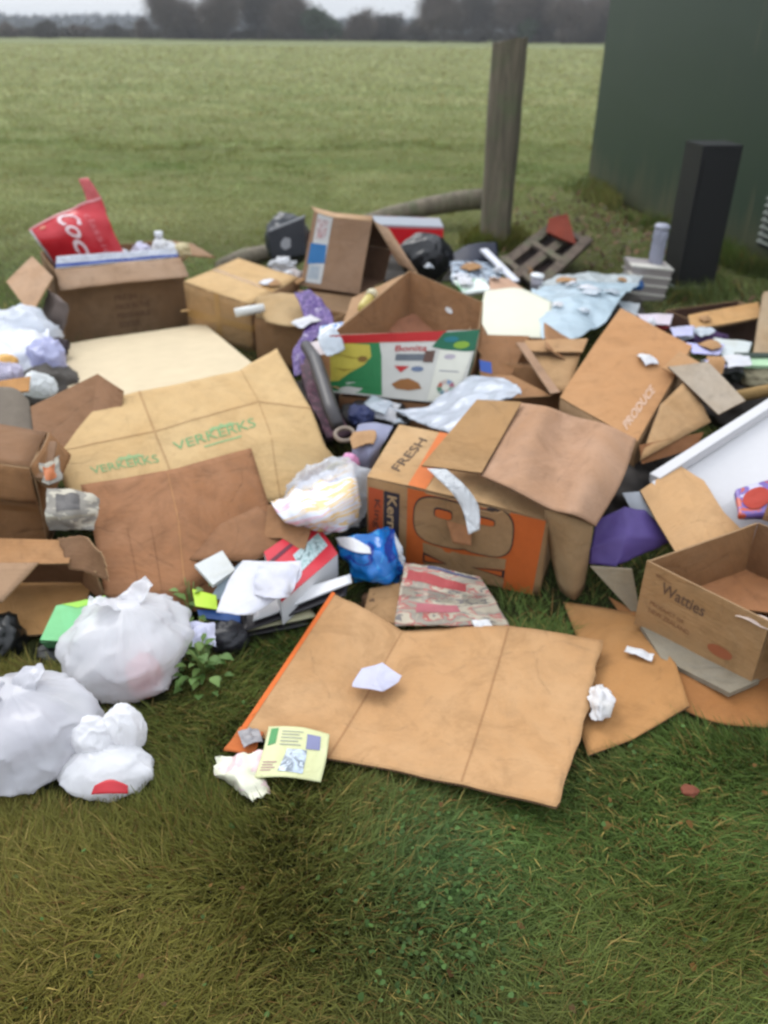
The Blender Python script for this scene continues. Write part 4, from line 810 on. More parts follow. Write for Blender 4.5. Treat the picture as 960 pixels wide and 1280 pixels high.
# ---- 11 left edge boxes
t = thing('crushed_carton', 'crushed brown carton at the left edge under the torn newspaper', 'carton')
bo = [W(-80, 705, .05), W(62, 690, .05), W(85, 640, .05), W(-60, 640, .05)]; bo[2] = bo[1]+Vector((.05, .33, 0)); bo[3] = bo[0]+Vector((.05, .33, 0))
to = [V(bo[0], 560)+Vector((0, 0, 0)), V(bo[1], 585), None, None]; to[2] = W(58, 540, to[1].z); to[3] = to[2]+(to[0]-to[1]); bo[2] = Vector((to[2].x, to[2].y, .05)); bo[3] = Vector((to[3].x, to[3].y, .05))
pp = carton(t, bo, to, card((166, 118, 72)), E1, flaps={'front': (172, .11), 'right': (150, .10)}, wob=(.012, 5), seed=21)
sheet('top_flap', [[to[3], to[2]], [to[0]+Vector((0, 0, .003)), to[1]+Vector((0, 0, .003))]], card((154, 112, 76)), .005, wob=(.008, 5), parent=t, emat=E1)
patch(pp['front'], [(.0, .42), (.99, .46), (.99, .52), (.0, .47)], ink((140, 96, 56)), 'tape', n=10, m=1)
o = sheet('cardboard_flap', [[(-40, 672, .20), (92, 675, .20)], [(-40, 706, .16), (86, 704, .17)]], card((200, 146, 92)), .006, wob=(.004, 6), emat=E1); one(o, 'light orange tan cardboard strip jutting out at the left edge', 'cardboard')
t = thing('open_carton', 'torn open carton lying on its side at the left edge behind the mint green folder', 'carton')
sheet('base_panel', [[(-60, 730, .05), (120, 715, .05)], [(-60, 800, .02), (95, 790, .02)]], card((204, 152, 88)), .006, wob=(.003, 5), parent=t, emat=E1)
sheet('side_panel', [[(-60, 690, .18), (112, 700, .16)], [(-60, 728, .055), (122, 728, .055)]], card((126, 88, 56)), .006, wob=(.004, 5), parent=t, emat=E1)
sheet('flap', [[(-40, 703, .17), (48, 703, .175)], [(-40, 752, .12), (2, 752, .12)]], card((186, 148, 112)), .006, wob=(.005, 6), parent=t, emat=E1)
sheet('side_panel', [[(78, 672, .17), (118, 716, .15)], [(88, 715, .05), (132, 756, .035)]], card((160, 116, 76)), .006, wob=(.004, 6), parent=t, emat=E1)
one(blob('black_bag', W(0, 800, .03), (.06, .07, .06), plain('black_film', (24, 26, 26), .3, .7), 15, .2, 2.5, 4, floor=.003), 'black plastic lump on the grass at the left edge', 'plastic bag')
one(blob('black_bag', W(85, 812, .005), (.08, .05, .02), plain('black_film', (24, 26, 26), .3, .7), 16, .2, 2.5, 4, floor=.003), 'flat dark green black plastic under the mint green folder', 'plastic bag')
o = sheet('grey_sack', [[(-40, 485, .36), (12, 484, .37), (36, 500, .34)], [(-40, 540, .28), (12, 545, .29), (46, 548, .26)]], plain('grey_sacking', (132, 120, 106), .9, .7, .15, 30), .02, n=(14, 10), smooth=True, wob=(.010, 7)); one(o, 'grey sacking bundle at the left edge above the crushed carton', 'sack')
o = sheet('cardboard_flap', [[(38, 508, .33), (122, 467, .38), (153, 488, .36)], [(52, 620, .17), (110, 560, .22), (150, 530, .27)]], card((164, 120, 84)), .006, wob=(.004, 5), emat=E1); one(o, 'dark tan cardboard flap peeking out behind the green lettered sheet', 'cardboard')
o = sheet('cardboard_strip', [[(-20, 478, .37), (38, 470, .36)], [(-20, 492, .35), (36, 488, .34)]], card((210, 152, 84)), .006, wob=(.003, 6)); one(o, 'orange tan cardboard strip under the lilac and white bags', 'cardboard')
nm = multi('newsprint_grey', [(0, (196, 188, 170)), (.43, (150, 144, 134)), (.54, (206, 200, 182)), (.64, (120, 116, 112)), (.7, (198, 190, 172))], 8, .8, (1, 2, 1), .8, .75)
o = sheet('torn_newspaper', [[(58, 610, .29), (92, 612, .27), (125, 624, .24)], [(56, 640, .26), (90, 640, .26), (124, 640, .22)], [(60, 665, .20), (90, 664, .20), (118, 662, .19)]], nm, .004, n=(20, 18), smooth=True, wob=(.012, 10), rag=.04, fold=.6); one(o, 'torn grey newspaper draped over the left boxes', 'newspaper')
patch(o, [(.22, .2), (.6, .15), (.62, .45), (.25, .5)], ink((104, 100, 98)), 'photo_print'); patch(o, [(.04, .6), (.9, .55), (.9, .6), (.04, .66)], ink((166, 158, 140)), 'text_line')
o = sheet('torn_newspaper', [[(34, 570, .33), (55, 578, .32), (75, 568, .31)], [(44, 600, .28), (60, 605, .29), (78, 600, .27)]], nm, .003, n=(14, 12), smooth=True, wob=(.010, 14), rag=.05, fold=.7); one(o, 'small torn newspaper scrap with an orange picture at the left', 'newspaper')
patch(o, [(.42, .25), (.8, .25), (.8, .75), (.45, .8)], ink((204, 122, 76)), 'orange_picture', .002)

# ---- 12 white bags pile at left
for k, (nm_, px, py, z, r_, c_, lb_) in enumerate((('plastic_bag', 28, 428, .14, (.17, .12, .14), (230, 234, 242), 'billowing white plastic bag at the left edge below the red bag carton'), ('plastic_bag', 58, 452, .18, (.085, .08, .09), (198, 200, 232), 'lilac plastic bag beside the cream foam sheet'),
        ('plastic_bag', 48, 482, .26, (.055, .045, .045), (238, 240, 240), 'small bright white plastic ball above the dark tan flap'), ('plastic_bag', 6, 468, .22, (.06, .05, .05), (218, 212, 232), 'pale lilac plastic at the very left edge'))):
    one(blob(nm_, W(px, py, z), r_, film(c_, .97, k=.94, rough=.3, trans=.4, scale=5, cr=.5), 20+k, .26, 2.6, 5, floor=.005 if k < 2 else None, ridge='bag'), lb_, 'plastic bag')
one(blob('orange_peel_bag', W(6, 452, .26), (.05, .035, .03), plain('orange_packet', (232, 176, 92), .5, .8), 26, .2, 3, 3), 'yellow orange packet on the white bags at the left edge', 'packet')
one(blob('dark_cloth', W(68, 436, .16), (.055, .07, .04), plain('dark_cloth', (58, 46, 50), .8, .7), 27, .25, 3, 4), 'dark cloth between the white bag and the lilac bag', 'cloth')
for k, (px, py, z, r_) in enumerate(((20, 455, .05, (.2, .14, .07)), (60, 490, .1, (.14, .12, .10)))):
    one(blob('dark_refuse', W(px, py, z), r_, plain('dark_refuse', (84, 78, 72), .85, .7), 60+k, .25, 2.6, 4, floor=.002), ['dull grey refuse underneath the white bag at the left', 'dull grey refuse underneath the small white plastic ball'][k], 'refuse')
o = sheet('brown_rag', [[(58, 362, .33), (84, 380, .30)], [(48, 405, .16), (78, 425, .12)]], plain('mottled_rag', (140, 124, 116), .8, .7, .25, 22, .3, .6), .004, n=(10, 12), smooth=True, wob=(.02, 9), fold=.5); one(o, 'mottled grey brown rag hanging at the left corner of the red bag carton', 'rag')

o = sheet('plastic_film', [[(-30, 412, .22), (22, 402, .24), (62, 412, .22)], [(-30, 440, .22), (18, 436, .24), (60, 438, .22)], [(-30, 470, .17), (12, 466, .18), (44, 462, .18)]], film((238, 240, 246), .95, k=.95, rough=.25, scale=5, cr=.5), .0012, n=(30, 22), smooth=True, wob=(.020, 7), rag=.05, fold=.8); one(o, 'thin white plastic film draped over the rubbish at the left edge', 'plastic film')
o = sheet('brown_paper', [[(-30, 548, .33), (30, 540, .34), (72, 556, .32)], [(-30, 590, .29), (28, 596, .30), (62, 600, .29)]], card((148, 112, 82)), .003, n=(26, 16), smooth=True, wob=(.014, 9), emat=E1, fold=.8); one(o, 'creased dark brown paper lying on top of the crushed carton at the left edge', 'paper')
o = sheet('torn_cardboard', [[(70, 672, .22), (104, 668, .22), (128, 690, .20)], [(86, 712, .15), (108, 716, .15), (136, 728, .13)]], card((150, 110, 76)), .005, n=(12, 12), wob=(.010, 9), emat=E1, rag=.05); one(o, 'torn brown cardboard between the torn newspaper and the green folder', 'cardboard')
# ---- 13 back left carton with red bag
t = thing('open_carton', 'wide open brown carton at the back left holding the red sack and white rubbish', 'carton')
L, C = W(84, 430, 0), W(238, 408, 0); bo, to = box3(L, C, .42, 337, 321)
pp = carton(t, bo, to, card((166, 128, 90)), E1, flaps={'front': (128, .13), 'right': (100, .18), 'back': (150, .15), }, wob=(.004, 4), seed=31, mats={'front': card((162, 126, 90))})
SURF_f = pp['front']; pi = ink((112, 82, 60))
for k, s in enumerate(('FRESH', 'PACK IN THE', 'PERISHABLE', 'GOODS')): text(pp['front'], s, (.42, .50+k*.125), ((.17, .27, .26, .17)[k], 0), (0, -.075), pi, bold=.012)
fm = card((196, 160, 128)); pp['front_flap'].data.materials[0] = fm; sheet('flap', [[(40, 320, .39), (66, 346, .385)], [(8, 352, .31), (38, 393, .26)]], card((204, 164, 128)), .005, wob=(.003, 5), parent=t, emat=E1)
# liner with blue stripe
ln = sheet('blue_striped_liner', [[V(L, 322)+Vector((.02, .03, 0)), V(C, 312)+Vector((-.02, .03, 0))], [V(L, 336)+Vector((.02, -.012, .004)), V(C, 322)+Vector((-.02, -.012, .004))]], film((226, 230, 240), 1.0, rough=.35), .002, n=(24, 6), smooth=True, wob=(.006, 12)); one(ln, 'white plastic liner with blue edge along the rim of the back left carton', 'liner')
patch(ln, [(.0, .62), (1, .62), (1, .85), (0, .85)], ink((66, 92, 172)), 'blue_stripe', .002, n=26, m=1)
# red sack
rs = thing('red_sack', 'red plastic sack with white script lettering sticking out of the back left carton', 'sack')
zb = to[0].z; yb = 4.25
def Wy(px, py, y):
    d = ray(px, py); return EYE+d*(y/d.y)
g = [[Wy(36, 287, 4.28), Wy(78, 266, 4.34), Wy(126, 246, 4.38)], [Wy(50, 306, 4.25), Wy(94, 288, 4.25), Wy(140, 284, 4.34)], [Wy(70, 335, 4.30), Wy(112, 335, 4.26), Wy(162, 330, 4.32)]]
redp = plain('red_plastic', (206, 32, 46), .28, .85, .10, 9, .5, .4)
sk = sheet('sack_front', g, redp, .018, n=(26, 24), smooth=True, wob=(.012, 6), parent=rs, rag=.02, fold=.3, seed=5)
text(sk, 'Coca-Cola', (.38, .12), (.08, 1.75), (.23, .0), plain('white_ink', (240, 214, 218), .4, .85, .05, 30, .3, 0), .004, shear=.35, bold=.015)
text(sk, 'classic', (.68, .28), (.05, .55), (.08, .0), plain('pale_red_ink', (224, 120, 126), .4, .85, .05, 30, .3, 0), .004)
patch(sk, [(.0, .02), (.045, .0), (.05, 1), (.0, 1)], plain('silver_edge', (206, 204, 206), .35, .8), 'pale_edge', .004, n=2, m=14)
patch(sk, [(.0, .0), (1, .0), (1, .07), (0, .09)], plain('pale_red_edge', (226, 150, 152), .35, .8), 'pale_top_edge', .005, n=14, m=2)
poly(sk, ell(.2, .2, .04, .04), plain('peach_ink', (230, 140, 110), .4), 'peach_mark', .005)
sheet('sack_neck', [[Wy(98, 224, 4.45), Wy(110, 222, 4.45)], [Wy(105, 240, 4.41), Wy(121, 238, 4.41)], [Wy(110, 258, 4.37), Wy(133, 264, 4.37)]], plain('dull_red_plastic', (190, 72, 72), .35, .85, .15, 12, .5, .4), .012, n=(8, 16), smooth=True, wob=(.010, 12), parent=rs)
for k, (px, py, r_, c_, lb_) in enumerate(((178, 318, (.055, .05, .05), (220, 216, 240), 'lilac white paper ball in the back left carton'), (205, 312, (.06, .05, .045), (232, 232, 236), 'white crumpled paper at the foot of the white bottle'), (228, 314, (.04, .04, .04), (224, 210, 168), 'cream crumpled paper at the right end of the back left carton'), (150, 322, (.06, .05, .04), (226, 226, 234), 'white crumpled paper beside the red sack'))):
    one(blob('paper_ball', Wy(px, py, 4.38), r_, paper(c_), 30+k, .3, 3, 4), lb_, 'paper')
bt = thing('white_bottle', 'white plastic bottle standing among paper in the back left carton', 'bottle'); p = Wy(200, 314, 4.42); wp = plain('white_plastic', (232, 232, 236), .3, .85, .04)
lathe('body', p, Vector((.05, 0, 1)), [(0, .032), (.045, .034), (.065, .018), (.07, .016)], wp, bt); lathe('cap', p+Vector((.0035, 0, .0705)), Vector((.05, 0, 1)), [(0, .022), (.03, .021)], plain('cap_white', (222, 224, 230), .35, .85, .03), bt)
one(blob('filling', Vector(((bo[0].x+bo[2].x)/2, (bo[0].y+bo[2].y)/2, .16)), (.30, .17, .15), paper((196, 196, 200)), 40, .12, 2.4, 4, floor=.02), 'mass of grey white rubbish filling the back left carton', 'rubbish')

# ---- 14 taped carton
t = thing('taped_carton', 'closed tan carton wrapped with tape beside the back left carton', 'carton')
bo, to = box3((238, 425, 0), (317, 441, 0), W(377, 402, 0), 353, 381, 347)
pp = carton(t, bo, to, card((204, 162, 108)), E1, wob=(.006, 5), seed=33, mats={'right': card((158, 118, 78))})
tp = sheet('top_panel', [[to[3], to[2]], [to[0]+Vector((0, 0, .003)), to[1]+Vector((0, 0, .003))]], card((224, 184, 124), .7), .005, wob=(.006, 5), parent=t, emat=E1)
tpm = plain('parcel_tape', (190, 148, 92), .25, .75, .08); patch(pp['front'], [(0, .44), (1, .42), (1, .56), (0, .58)], tpm, 'tape', n=12, m=2); patch(pp['right'], [(0, .42), (1, .44), (1, .56), (0, .56)], tpm, 'tape', n=12, m=2)
patch(pp['front'], [(.46, 0), (.54, 0), (.54, 1), (.46, 1)], tpm, 'tape', .0022, n=2, m=10); patch(tp, [(.0, .45), (1, .5), (1, .57), (0, .52)], tpm, 'tape', n=12, m=2)
one(scrap('torn_flap', '', '', 232, 388, .16, .05, .02, card((220, 180, 120)), 0, .003, th=.004), 'tiny torn tan tab on the left side of the taped carton', 'cardboard')
# ---- cream foam sheet
fo = sheet('foam_sheet', [[(82, 430, .09), (254, 404, .09)], [(86, 510, .17), (338, 472, .19)]], plain('cream_foam', (234, 214, 178), .75, .66, .08, 14, .3, .15), .014, n=(16, 12), smooth=False, wob=(.003, 4), emat=plain('cream_foam', (234, 214, 178), .75, .66, .08, 14, .3, .15))
one(fo, 'cream coloured flat foam sheet in front of the back left carton', 'foam sheet')
bo_ = [W(110, 520, 0), W(280, 500, 0)]; bb, tt = box3(bo_[0], bo_[1], .45, 470, 455)
t = thing('crushed_carton', 'crushed carton hidden under the cream foam sheet and the green lettered sheet', 'carton'); 
for q in tt: q.z = .07
carton(t, bb, tt, card((160, 118, 80)), E1, wob=(.004, 5), seed=34)
# ---- open kraft box right of the taped carton, paper roll
t = thing('open_carton', 'small open kraft carton in the shade right of the taped carton', 'carton')
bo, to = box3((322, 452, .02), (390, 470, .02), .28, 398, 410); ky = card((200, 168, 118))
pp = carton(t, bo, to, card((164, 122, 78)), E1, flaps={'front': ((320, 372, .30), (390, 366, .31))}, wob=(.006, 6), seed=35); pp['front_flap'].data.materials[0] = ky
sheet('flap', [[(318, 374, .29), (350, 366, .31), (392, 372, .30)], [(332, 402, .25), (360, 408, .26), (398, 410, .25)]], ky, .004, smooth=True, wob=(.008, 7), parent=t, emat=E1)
one(tube('paper_roll', [W(294, 391, .27), W(330, 385, .28)], .021, plain('roll_white', (226, 226, 222), .6, .85, .06), seg=16), 'white paper roll lying on the right corner of the taped carton', 'roll')
# ---- 15 mid back carton with label, opening to the right
t = thing('tipped_carton', 'tall taupe carton tipped on its side with a white and blue label', 'carton')
up1 = W(393, 262, .60); lo1 = W(375, 357, .22); up2 = W(466, 272, .58); lo2 = W(449, 368, .20); bk_ = Vector((.20, .24, -.02))
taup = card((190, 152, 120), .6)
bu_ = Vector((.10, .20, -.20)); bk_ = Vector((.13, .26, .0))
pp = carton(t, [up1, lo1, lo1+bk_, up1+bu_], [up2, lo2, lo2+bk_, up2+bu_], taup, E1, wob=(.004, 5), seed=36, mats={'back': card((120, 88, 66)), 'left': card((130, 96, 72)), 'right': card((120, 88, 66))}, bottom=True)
f = pp['front']   # u runs down the face, v towards the bottom panel (left)
sheet('flap', [[(467, 276, .575), (486, 286, .52)], [(498, 330, .36), (522, 342, .34)]], card((196, 158, 124)), .005, wob=(.003, 6), parent=t, emat=E1)
lab = patch(f, [(.04, .92), (.94, .92), (.94, .66), (.05, .66)], plain('label_white', (222, 224, 224), .4, .85, .05), 'white_label', .002)
poly(f, [(.42, .95), (.42, .68), (.66, .66), (.70, .95)], ink((70, 140, 206)), 'blue_print', .0034); patch(f, [(.10, .90), (.36, .88), (.34, .72), (.12, .72)], multi('label_print', [(0, (226, 220, 222)), (.5, (200, 150, 150)), (.6, (150, 150, 160))], 40), 'label_picture', .0034)
for k in range(5): patch(f, [(.72+k*.035, .90), (.735+k*.035, .90), (.735+k*.035, .72), (.72+k*.035, .72)], ink((150, 180, 206)), 'label_line', .0034, n=1, m=5)
sheet('flap', [[(388, 258, .62), (420, 266, .61), (466, 270, .60)], [(396, 266, .60), (420, 272, .60), (464, 276, .58)]], card((206, 168, 128)), .005, wob=(.003, 6), parent=t, emat=E1)
sheet('flap', [[(372, 362, .22), (450, 372, .21)], [(390, 395, .18), (470, 395, .18)]], card((150, 118, 84)), .005, wob=(.003, 6), parent=t, emat=E1)
one(sheet('packing_board', [[W(380, 400, .10)+Vector((0, .45, 0)), W(480, 400, .10)+Vector((0, .45, 0))], [W(380, 400, .2), W(480, 400, .2)]], card((140, 104, 72)), .01), 'brown board under the tipped taupe carton', 'cardboard')
# support box under it
t = thing('crushed_carton', 'shaded carton underneath the tipped taupe carton', 'carton'); bb, tt = box3(W(385, 398, 0)+Vector((0, .06, 0)), W(470, 398, 0)+Vector((0, .06, 0)), .4, 380, 380)
for q in tt: q.z = .16
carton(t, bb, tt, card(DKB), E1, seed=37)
# dark bag and white rubbish behind
t = one(blob('dark_bag', Wy(360, 300, 5.2), (.14, .12, .15), plain('charcoal_plastic', (58, 62, 68), .35, .7, .12, 14), 41, .16, 2.2, 4, pinch=.1), 'charcoal plastic bag with a white mark left of the taupe carton', 'plastic bag')
sb = sheet('charcoal_box_face', [[Wy(335, 290, 5.0), Wy(380, 272, 5.0)], [Wy(340, 325, 5.0), Wy(382, 318, 5.0)]], plain('charcoal_card', (62, 66, 74), .5, .7), .10, n=(8, 8), wob=(.004, 5)); one(sb, 'charcoal grey packet with a white emblem left of the taupe carton', 'packet')
poly(sb, [(.32, .45), (.45, .35), (.6, .45), (.58, .7), (.42, .75), (.3, .62)], ink((186, 188, 194)), 'white_emblem', .002)
one(blob('plastic_scrap', Wy(352, 334, 4.75), (.08, .06, .05), film((232, 234, 238), 1.0), 42, .35, 3.2, 4), 'white plastic scrap behind the taped carton', 'plastic')
one(blob('plastic_scrap', Wy(368, 345, 4.55), (.05, .05, .03), film((226, 216, 214), 1.0), 43, .35, 3.2, 4), 'pinkish white plastic scrap next to the taupe carton foot', 'plastic')
# ---- red box
t = thing('red_box', 'glossy red box with grey top and black end at the back of the heap', 'box')
bo, to = box3((462, 318, .12), (553, 318, .12), .30, 281, 284); redg = plain('gloss_red', (214, 34, 44), .3, .85, .06, 10)
rb_ = [sheet('side_panel', [[to[0], to[1]], [bo[0], bo[1]]], redg, .004, n=(12, 8), parent=t), sheet('side_panel', [[to[1], to[2]], [bo[1], bo[2]]], plain('gloss_black', (26, 24, 28), .35, .7), .004, parent=t), sheet('side_panel', [[to[2], to[3]], [bo[2], bo[3]]], redg, .004, parent=t), sheet('side_panel', [[to[3], to[0]], [bo[3], bo[0]]], redg, .004, parent=t)]
sheet('lid', [[to[3], to[2]], [to[0]+Vector((0, 0, .003)), to[1]+Vector((0, 0, .003))]], plain('grey_lid', (142, 148, 158), .35, .8, .06, 10), .004, wob=(.001, 4), parent=t); sheet('base_panel', [[bo[3], bo[2]], [bo[0], bo[1]]], redg, .004, parent=t)
patch(rb_[0], [(.0, .0), (1, .0), (1, .07), (0, .07)], ink((206, 160, 166)), 'pale_edge', n=10, m=1)
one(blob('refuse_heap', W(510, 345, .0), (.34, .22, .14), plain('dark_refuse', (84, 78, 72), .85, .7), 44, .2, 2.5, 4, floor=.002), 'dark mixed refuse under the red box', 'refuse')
# black bags
one(blob('black_bag', Wy(532, 322, 4.75), (.15, .12, .13), plain('black_film2', (30, 30, 34), .28, .7, .1, 10), 45, .16, 2.0, 5, ridge='bag'), 'shiny black plastic bag in front of the red box', 'plastic bag')
one(scrap('white_scrap', '', '', 536, 332, .36, .05, .05, film((206, 210, 216), 1.0), .3, .012), 'white scrap caught on the shiny black bag', 'scrap')
o = sheet('navy_cloth', [[Wy(562, 318, 4.9), Wy(590, 306, 4.9), Wy(620, 304, 4.95)], [Wy(566, 332, 4.75), Wy(596, 326, 4.75), Wy(624, 330, 4.8)]], plain('navy_cloth', (26, 32, 56), .6, .7), .03, n=(14, 8), smooth=True, wob=(.012, 8)); one(o, 'navy blue cloth behind the white rod', 'cloth')
sv = multi('silver_print', [(0, (170, 184, 198)), (.45, (60, 66, 84)), (.52, (196, 210, 222)), (.62, (120, 132, 150)), (.7, (220, 226, 232))], 12, .2)
o = sheet('silver_pack', [[Wy(562, 326, 4.65), Wy(600, 326, 4.7), Wy(628, 336, 4.7)], [Wy(566, 350, 4.45), Wy(600, 352, 4.45), Wy(626, 354, 4.5)]], sv, .03, n=(18, 12), smooth=True, wob=(.010, 10), fold=.5); one(o, 'silver and blue patterned packaging below the navy cloth', 'packaging')
o = sheet('green_white_pack', [[Wy(566, 350, 4.4), Wy(604, 348, 4.4)], [Wy(580, 366, 4.25), Wy(616, 362, 4.25)]], multi('green_white', [(0, (226, 232, 226)), (.5, (70, 160, 90)), (.62, (230, 234, 228))], 7, .3), .02, n=(12, 8), smooth=True, wob=(.006, 12)); one(o, 'green and white wrapper beside the cream card', 'wrapper')
one(bar('white_rod', Wy(604, 312, 4.8), Wy(645, 352, 4.5), .045, .012, plain('rod_white', (226, 226, 234), .35, .85)), 'white flat rod slanting down left of the broken crate', 'rod')
o = sheet('peach_card', [[Wy(612, 346, 4.4), Wy(636, 348, 4.4)], [Wy(612, 368, 4.2), Wy(662, 366, 4.2)]], card((214, 172, 144)), .01, n=(6, 6), wob=(.003, 8)); one(o, 'peach coloured cardboard piece above the cream card', 'cardboard')
# ---- broken crate
t = thing('broken_crate', 'broken grey wooden crate frame leaning with a rust red panel at its top', 'crate'); gw = weather((130, 112, 98), .6, 'grey_crate_wood')
def cp(px, py, y): return Wy(px, py, y)
rails = [((622, 338, 5.3), (700, 276, 5.9)), ((640, 350, 5.1), (712, 296, 5.7)), ((668, 362, 4.9), (735, 300, 5.5))]
for a, b in rails: bar('rail', cp(*a), cp(*b), .06, .05, gw, t, rough=.008, up=Vector((0, -.6, .8)))
for a, b in (((628, 322, 5.42), (676, 360, 4.95)), ((662, 302, 5.62), (708, 330, 5.2)), ((694, 280, 5.85), (735, 306, 5.45))): bar('cross_bar', cp(*a), cp(*b), .04, .024, gw, t, rough=.008, up=Vector((0, -.6, .8)))
sheet('back_board', [[cp(627, 332, 5.45), cp(702, 276, 6.02)], [cp(664, 360, 5.05), cp(732, 306, 5.62)]], plain('shade_dark_board', (66, 50, 46), .9, .6, .2, 20), .012, wob=(.003, 6), parent=t)  # board coloured dark to stand for the shade inside the crate
sheet('rust_panel', [[cp(686, 272, 5.72), cp(710, 266, 5.72)], [cp(682, 290, 5.62), cp(721, 306, 5.42)]], plain('rust_red', (150, 66, 46), .8, .6, .2, 18, .2, .4), .02, wob=(.006, 8), parent=t, rag=.05, shade=False)
t = thing('paper_cup', 'small white paper cup standing at the foot of the broken crate', 'cup'); p = Wy(669, 362, 4.5); lathe('cup_body', p, Vector((.05, -.05, 1)), [(0, .026), (.07, .034)], plain('cup_grey', (186, 182, 192), .5, .8), t); lathe('cup_lid', p+Vector((.0036, -.0036, .072)), Vector((.05, -.05, 1)), [(0, .038), (.012, .036)], plain('cap_white', (236, 238, 240), .35, .85, .03), t)
# ---- cream card, pale blue sheeting
o = sheet('cream_card', [[(606, 364, .33), (650, 360, .34), (690, 378, .32)], [(600, 395, .30), (640, 398, .31), (688, 402, .30)], [(602, 420, .27), (650, 422, .28), (688, 424, .27)]], plain('cream_card', (238, 236, 214), .55, .70, .05, 14), .006, n=(14, 12), smooth=True, wob=(.004, 5)); one(o, 'cream white card with rounded corners right of the fruit box', 'card')
o = sheet('blue_sheeting', [[(664, 362, .28), (720, 352, .26), (800, 356, .24)], [(672, 395, .30), (725, 376, .33), (780, 368, .30)], [(678, 432, .27), (715, 424, .28), (758, 402, .28)]], film((212, 230, 240), .97, rough=.25, scale=5, cr=.4), .0015, n=(34, 30), smooth=True, wob=(.016, 6), fold=.5); one(o, 'pale blue white plastic sheeting heaped behind the big tan carton', 'plastic sheet')
o = sheet('white_sheeting', [[(676, 350, .2), (730, 340, .18), (806, 344, .16)], [(668, 372, .25), (720, 362, .26), (790, 360, .24)]], film((216, 224, 226), .98, rough=.3), .0015, n=(30, 16), smooth=True, wob=(.022, 8), fold=.7); one(o, 'greyish white plastic sheeting at the back beside the bottle', 'plastic sheet')
one(blob('maroon_packet', Wy(718, 356, 4.6), (.06, .04, .03), plain('maroon_packet', (128, 52, 62), .5, .75), 47, .2, 3, 3), 'maroon packet lying on the white sheeting', 'packet')
one(bar('straw_stick', Wy(706, 346, 4.8), Wy(748, 356, 4.6), .012, .008, plain('straw_stick', (196, 190, 160), .6, .8)), 'thin pale stick across the white sheeting', 'stick')
o = sheet('white_tub_lid', [[(772, 374, .22), (800, 380, .2)], [(778, 386, .21), (796, 394, .19)]], film((232, 236, 240), 1), .006, n=(8, 8), smooth=True, wob=(.008, 12)); one(o, 'small white plastic piece at the top corner of the big tan carton', 'plastic')
for k, (px, py) in enumerate(((700, 392), (640, 405), (752, 388))):
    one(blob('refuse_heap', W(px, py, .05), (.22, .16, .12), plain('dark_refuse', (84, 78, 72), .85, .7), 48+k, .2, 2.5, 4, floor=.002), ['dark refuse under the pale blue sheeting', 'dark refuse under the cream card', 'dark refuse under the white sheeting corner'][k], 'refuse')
# stacked trays and bottle
t = thing('tray_stack', 'short stack of white ribbed trays with a blue sticker beside the black pillar', 'trays'); q0 = Wy(801, 374, 5.0); ex = Vector((.98, .1, -.12)); 
for k in range(4):
    c = q0+Vector((.004*k, .0, .028+.052*k)); a = ex*(.12+.004*k); b = Vector((0, .10, .0)); dz = Vector((0, 0, .034))
    sheet('tray', [[c-a+b+dz, c+a+b+dz], [c-a-b+dz, c+a-b+dz]], plain('tray_white', (222, 218, 208), .5, .82, .06), .010, n=(6, 6), wob=(.002, 8), parent=t)
    sheet('tray_wall', [[c-a*.96-b*.96+dz*.7, c+a*.96-b*.96+dz*.7], [c-a*.9-b*.9-dz*.6, c+a*.9-b*.9-dz*.6]], plain('tray_grey', (166, 158, 156), .5, .8, .06), .16, n=(8, 3), wob=(.001, 8), parent=t)
o = blob('blue_lump', Wy(796, 357, 4.78), (.042, .02, .03), plain('blue_plastic', (56, 116, 190), .4, .8), 51, .15, 2, 3); one(o, 'blue plastic lump against the white ribbed trays', 'plastic')
t = thing('plastic_bottle', 'clear grey plastic bottle standing on the white ribbed trays', 'bottle'); p = q0+Vector((.055, .02, .212)); gl = film((186, 188, 206), .80, rough=.12, trans=.4)
lathe('bottle_body', p, Vector((.03, 0, 1)), [(0, .040), (.01, .044), (.035, .040), (.05, .044), (.085, .040), (.10, .044), (.135, .040), (.15, .045), (.185, .044), (.20, .038)], gl, t, 24); lathe('bottle_top', p+Vector((.006, 0, .201)), Vector((.03, 0, 1)), [(0, .044), (.02, .045), (.03, .03)], plain('cap_grey', (176, 178, 194), .3, .8), t)
# ---- 16 long dark tube with ring, purple scarf, bits left of the fruit box
sc = sheet('purple_scarf', [[(368, 365, .36), (388, 362, .36)], [(380, 395, .32), (410, 385, .33)], [(380, 415, .30), (415, 408, .32)], [(366, 440, .26), (384, 432, .28)], [(368, 470, .22), (386, 465, .22)]], multi('scarf_print', [(0, (66, 42, 104)), (.46, (134, 110, 162)), (.5, (76, 48, 118)), (.6, (186, 172, 200)), (.63, (60, 40, 96))], 20, .7, dist=.4), .006, n=(12, 40), smooth=True, wob=(.012, 9), fold=.5); one(sc, 'purple patterned scarf trailing down left of the fruit box', 'scarf')
o = sheet('maroon_cloth', [[(372, 440, .26), (392, 438, .27)], [(384, 490, .20), (408, 488, .20)], [(410, 548, .13), (440, 540, .13)]], multi('maroon_print', [(0, (64, 32, 48)), (.5, (92, 46, 66)), (.58, (120, 84, 96)), (.63, (56, 30, 44))], 26, .7, dist=.4), .02, n=(12, 26), smooth=True, wob=(.012, 9)); one(o, 'dark maroon patterned cloth under the long grey tube', 'cloth')
tt_ = thing('vacuum_hose', 'long dark grey curved tube with a ring at its lower end', 'tube'); dg_ = plain('dark_grey_plastic', (70, 66, 68), .4, .7, .1)
tube('tube_body', [(382, 432, .335), (394, 450, .32), (404, 480, .29), (413, 510, .26), (422, 532, .235)], [.022, .027, .028, .027, .024], dg_, tt_, 14)
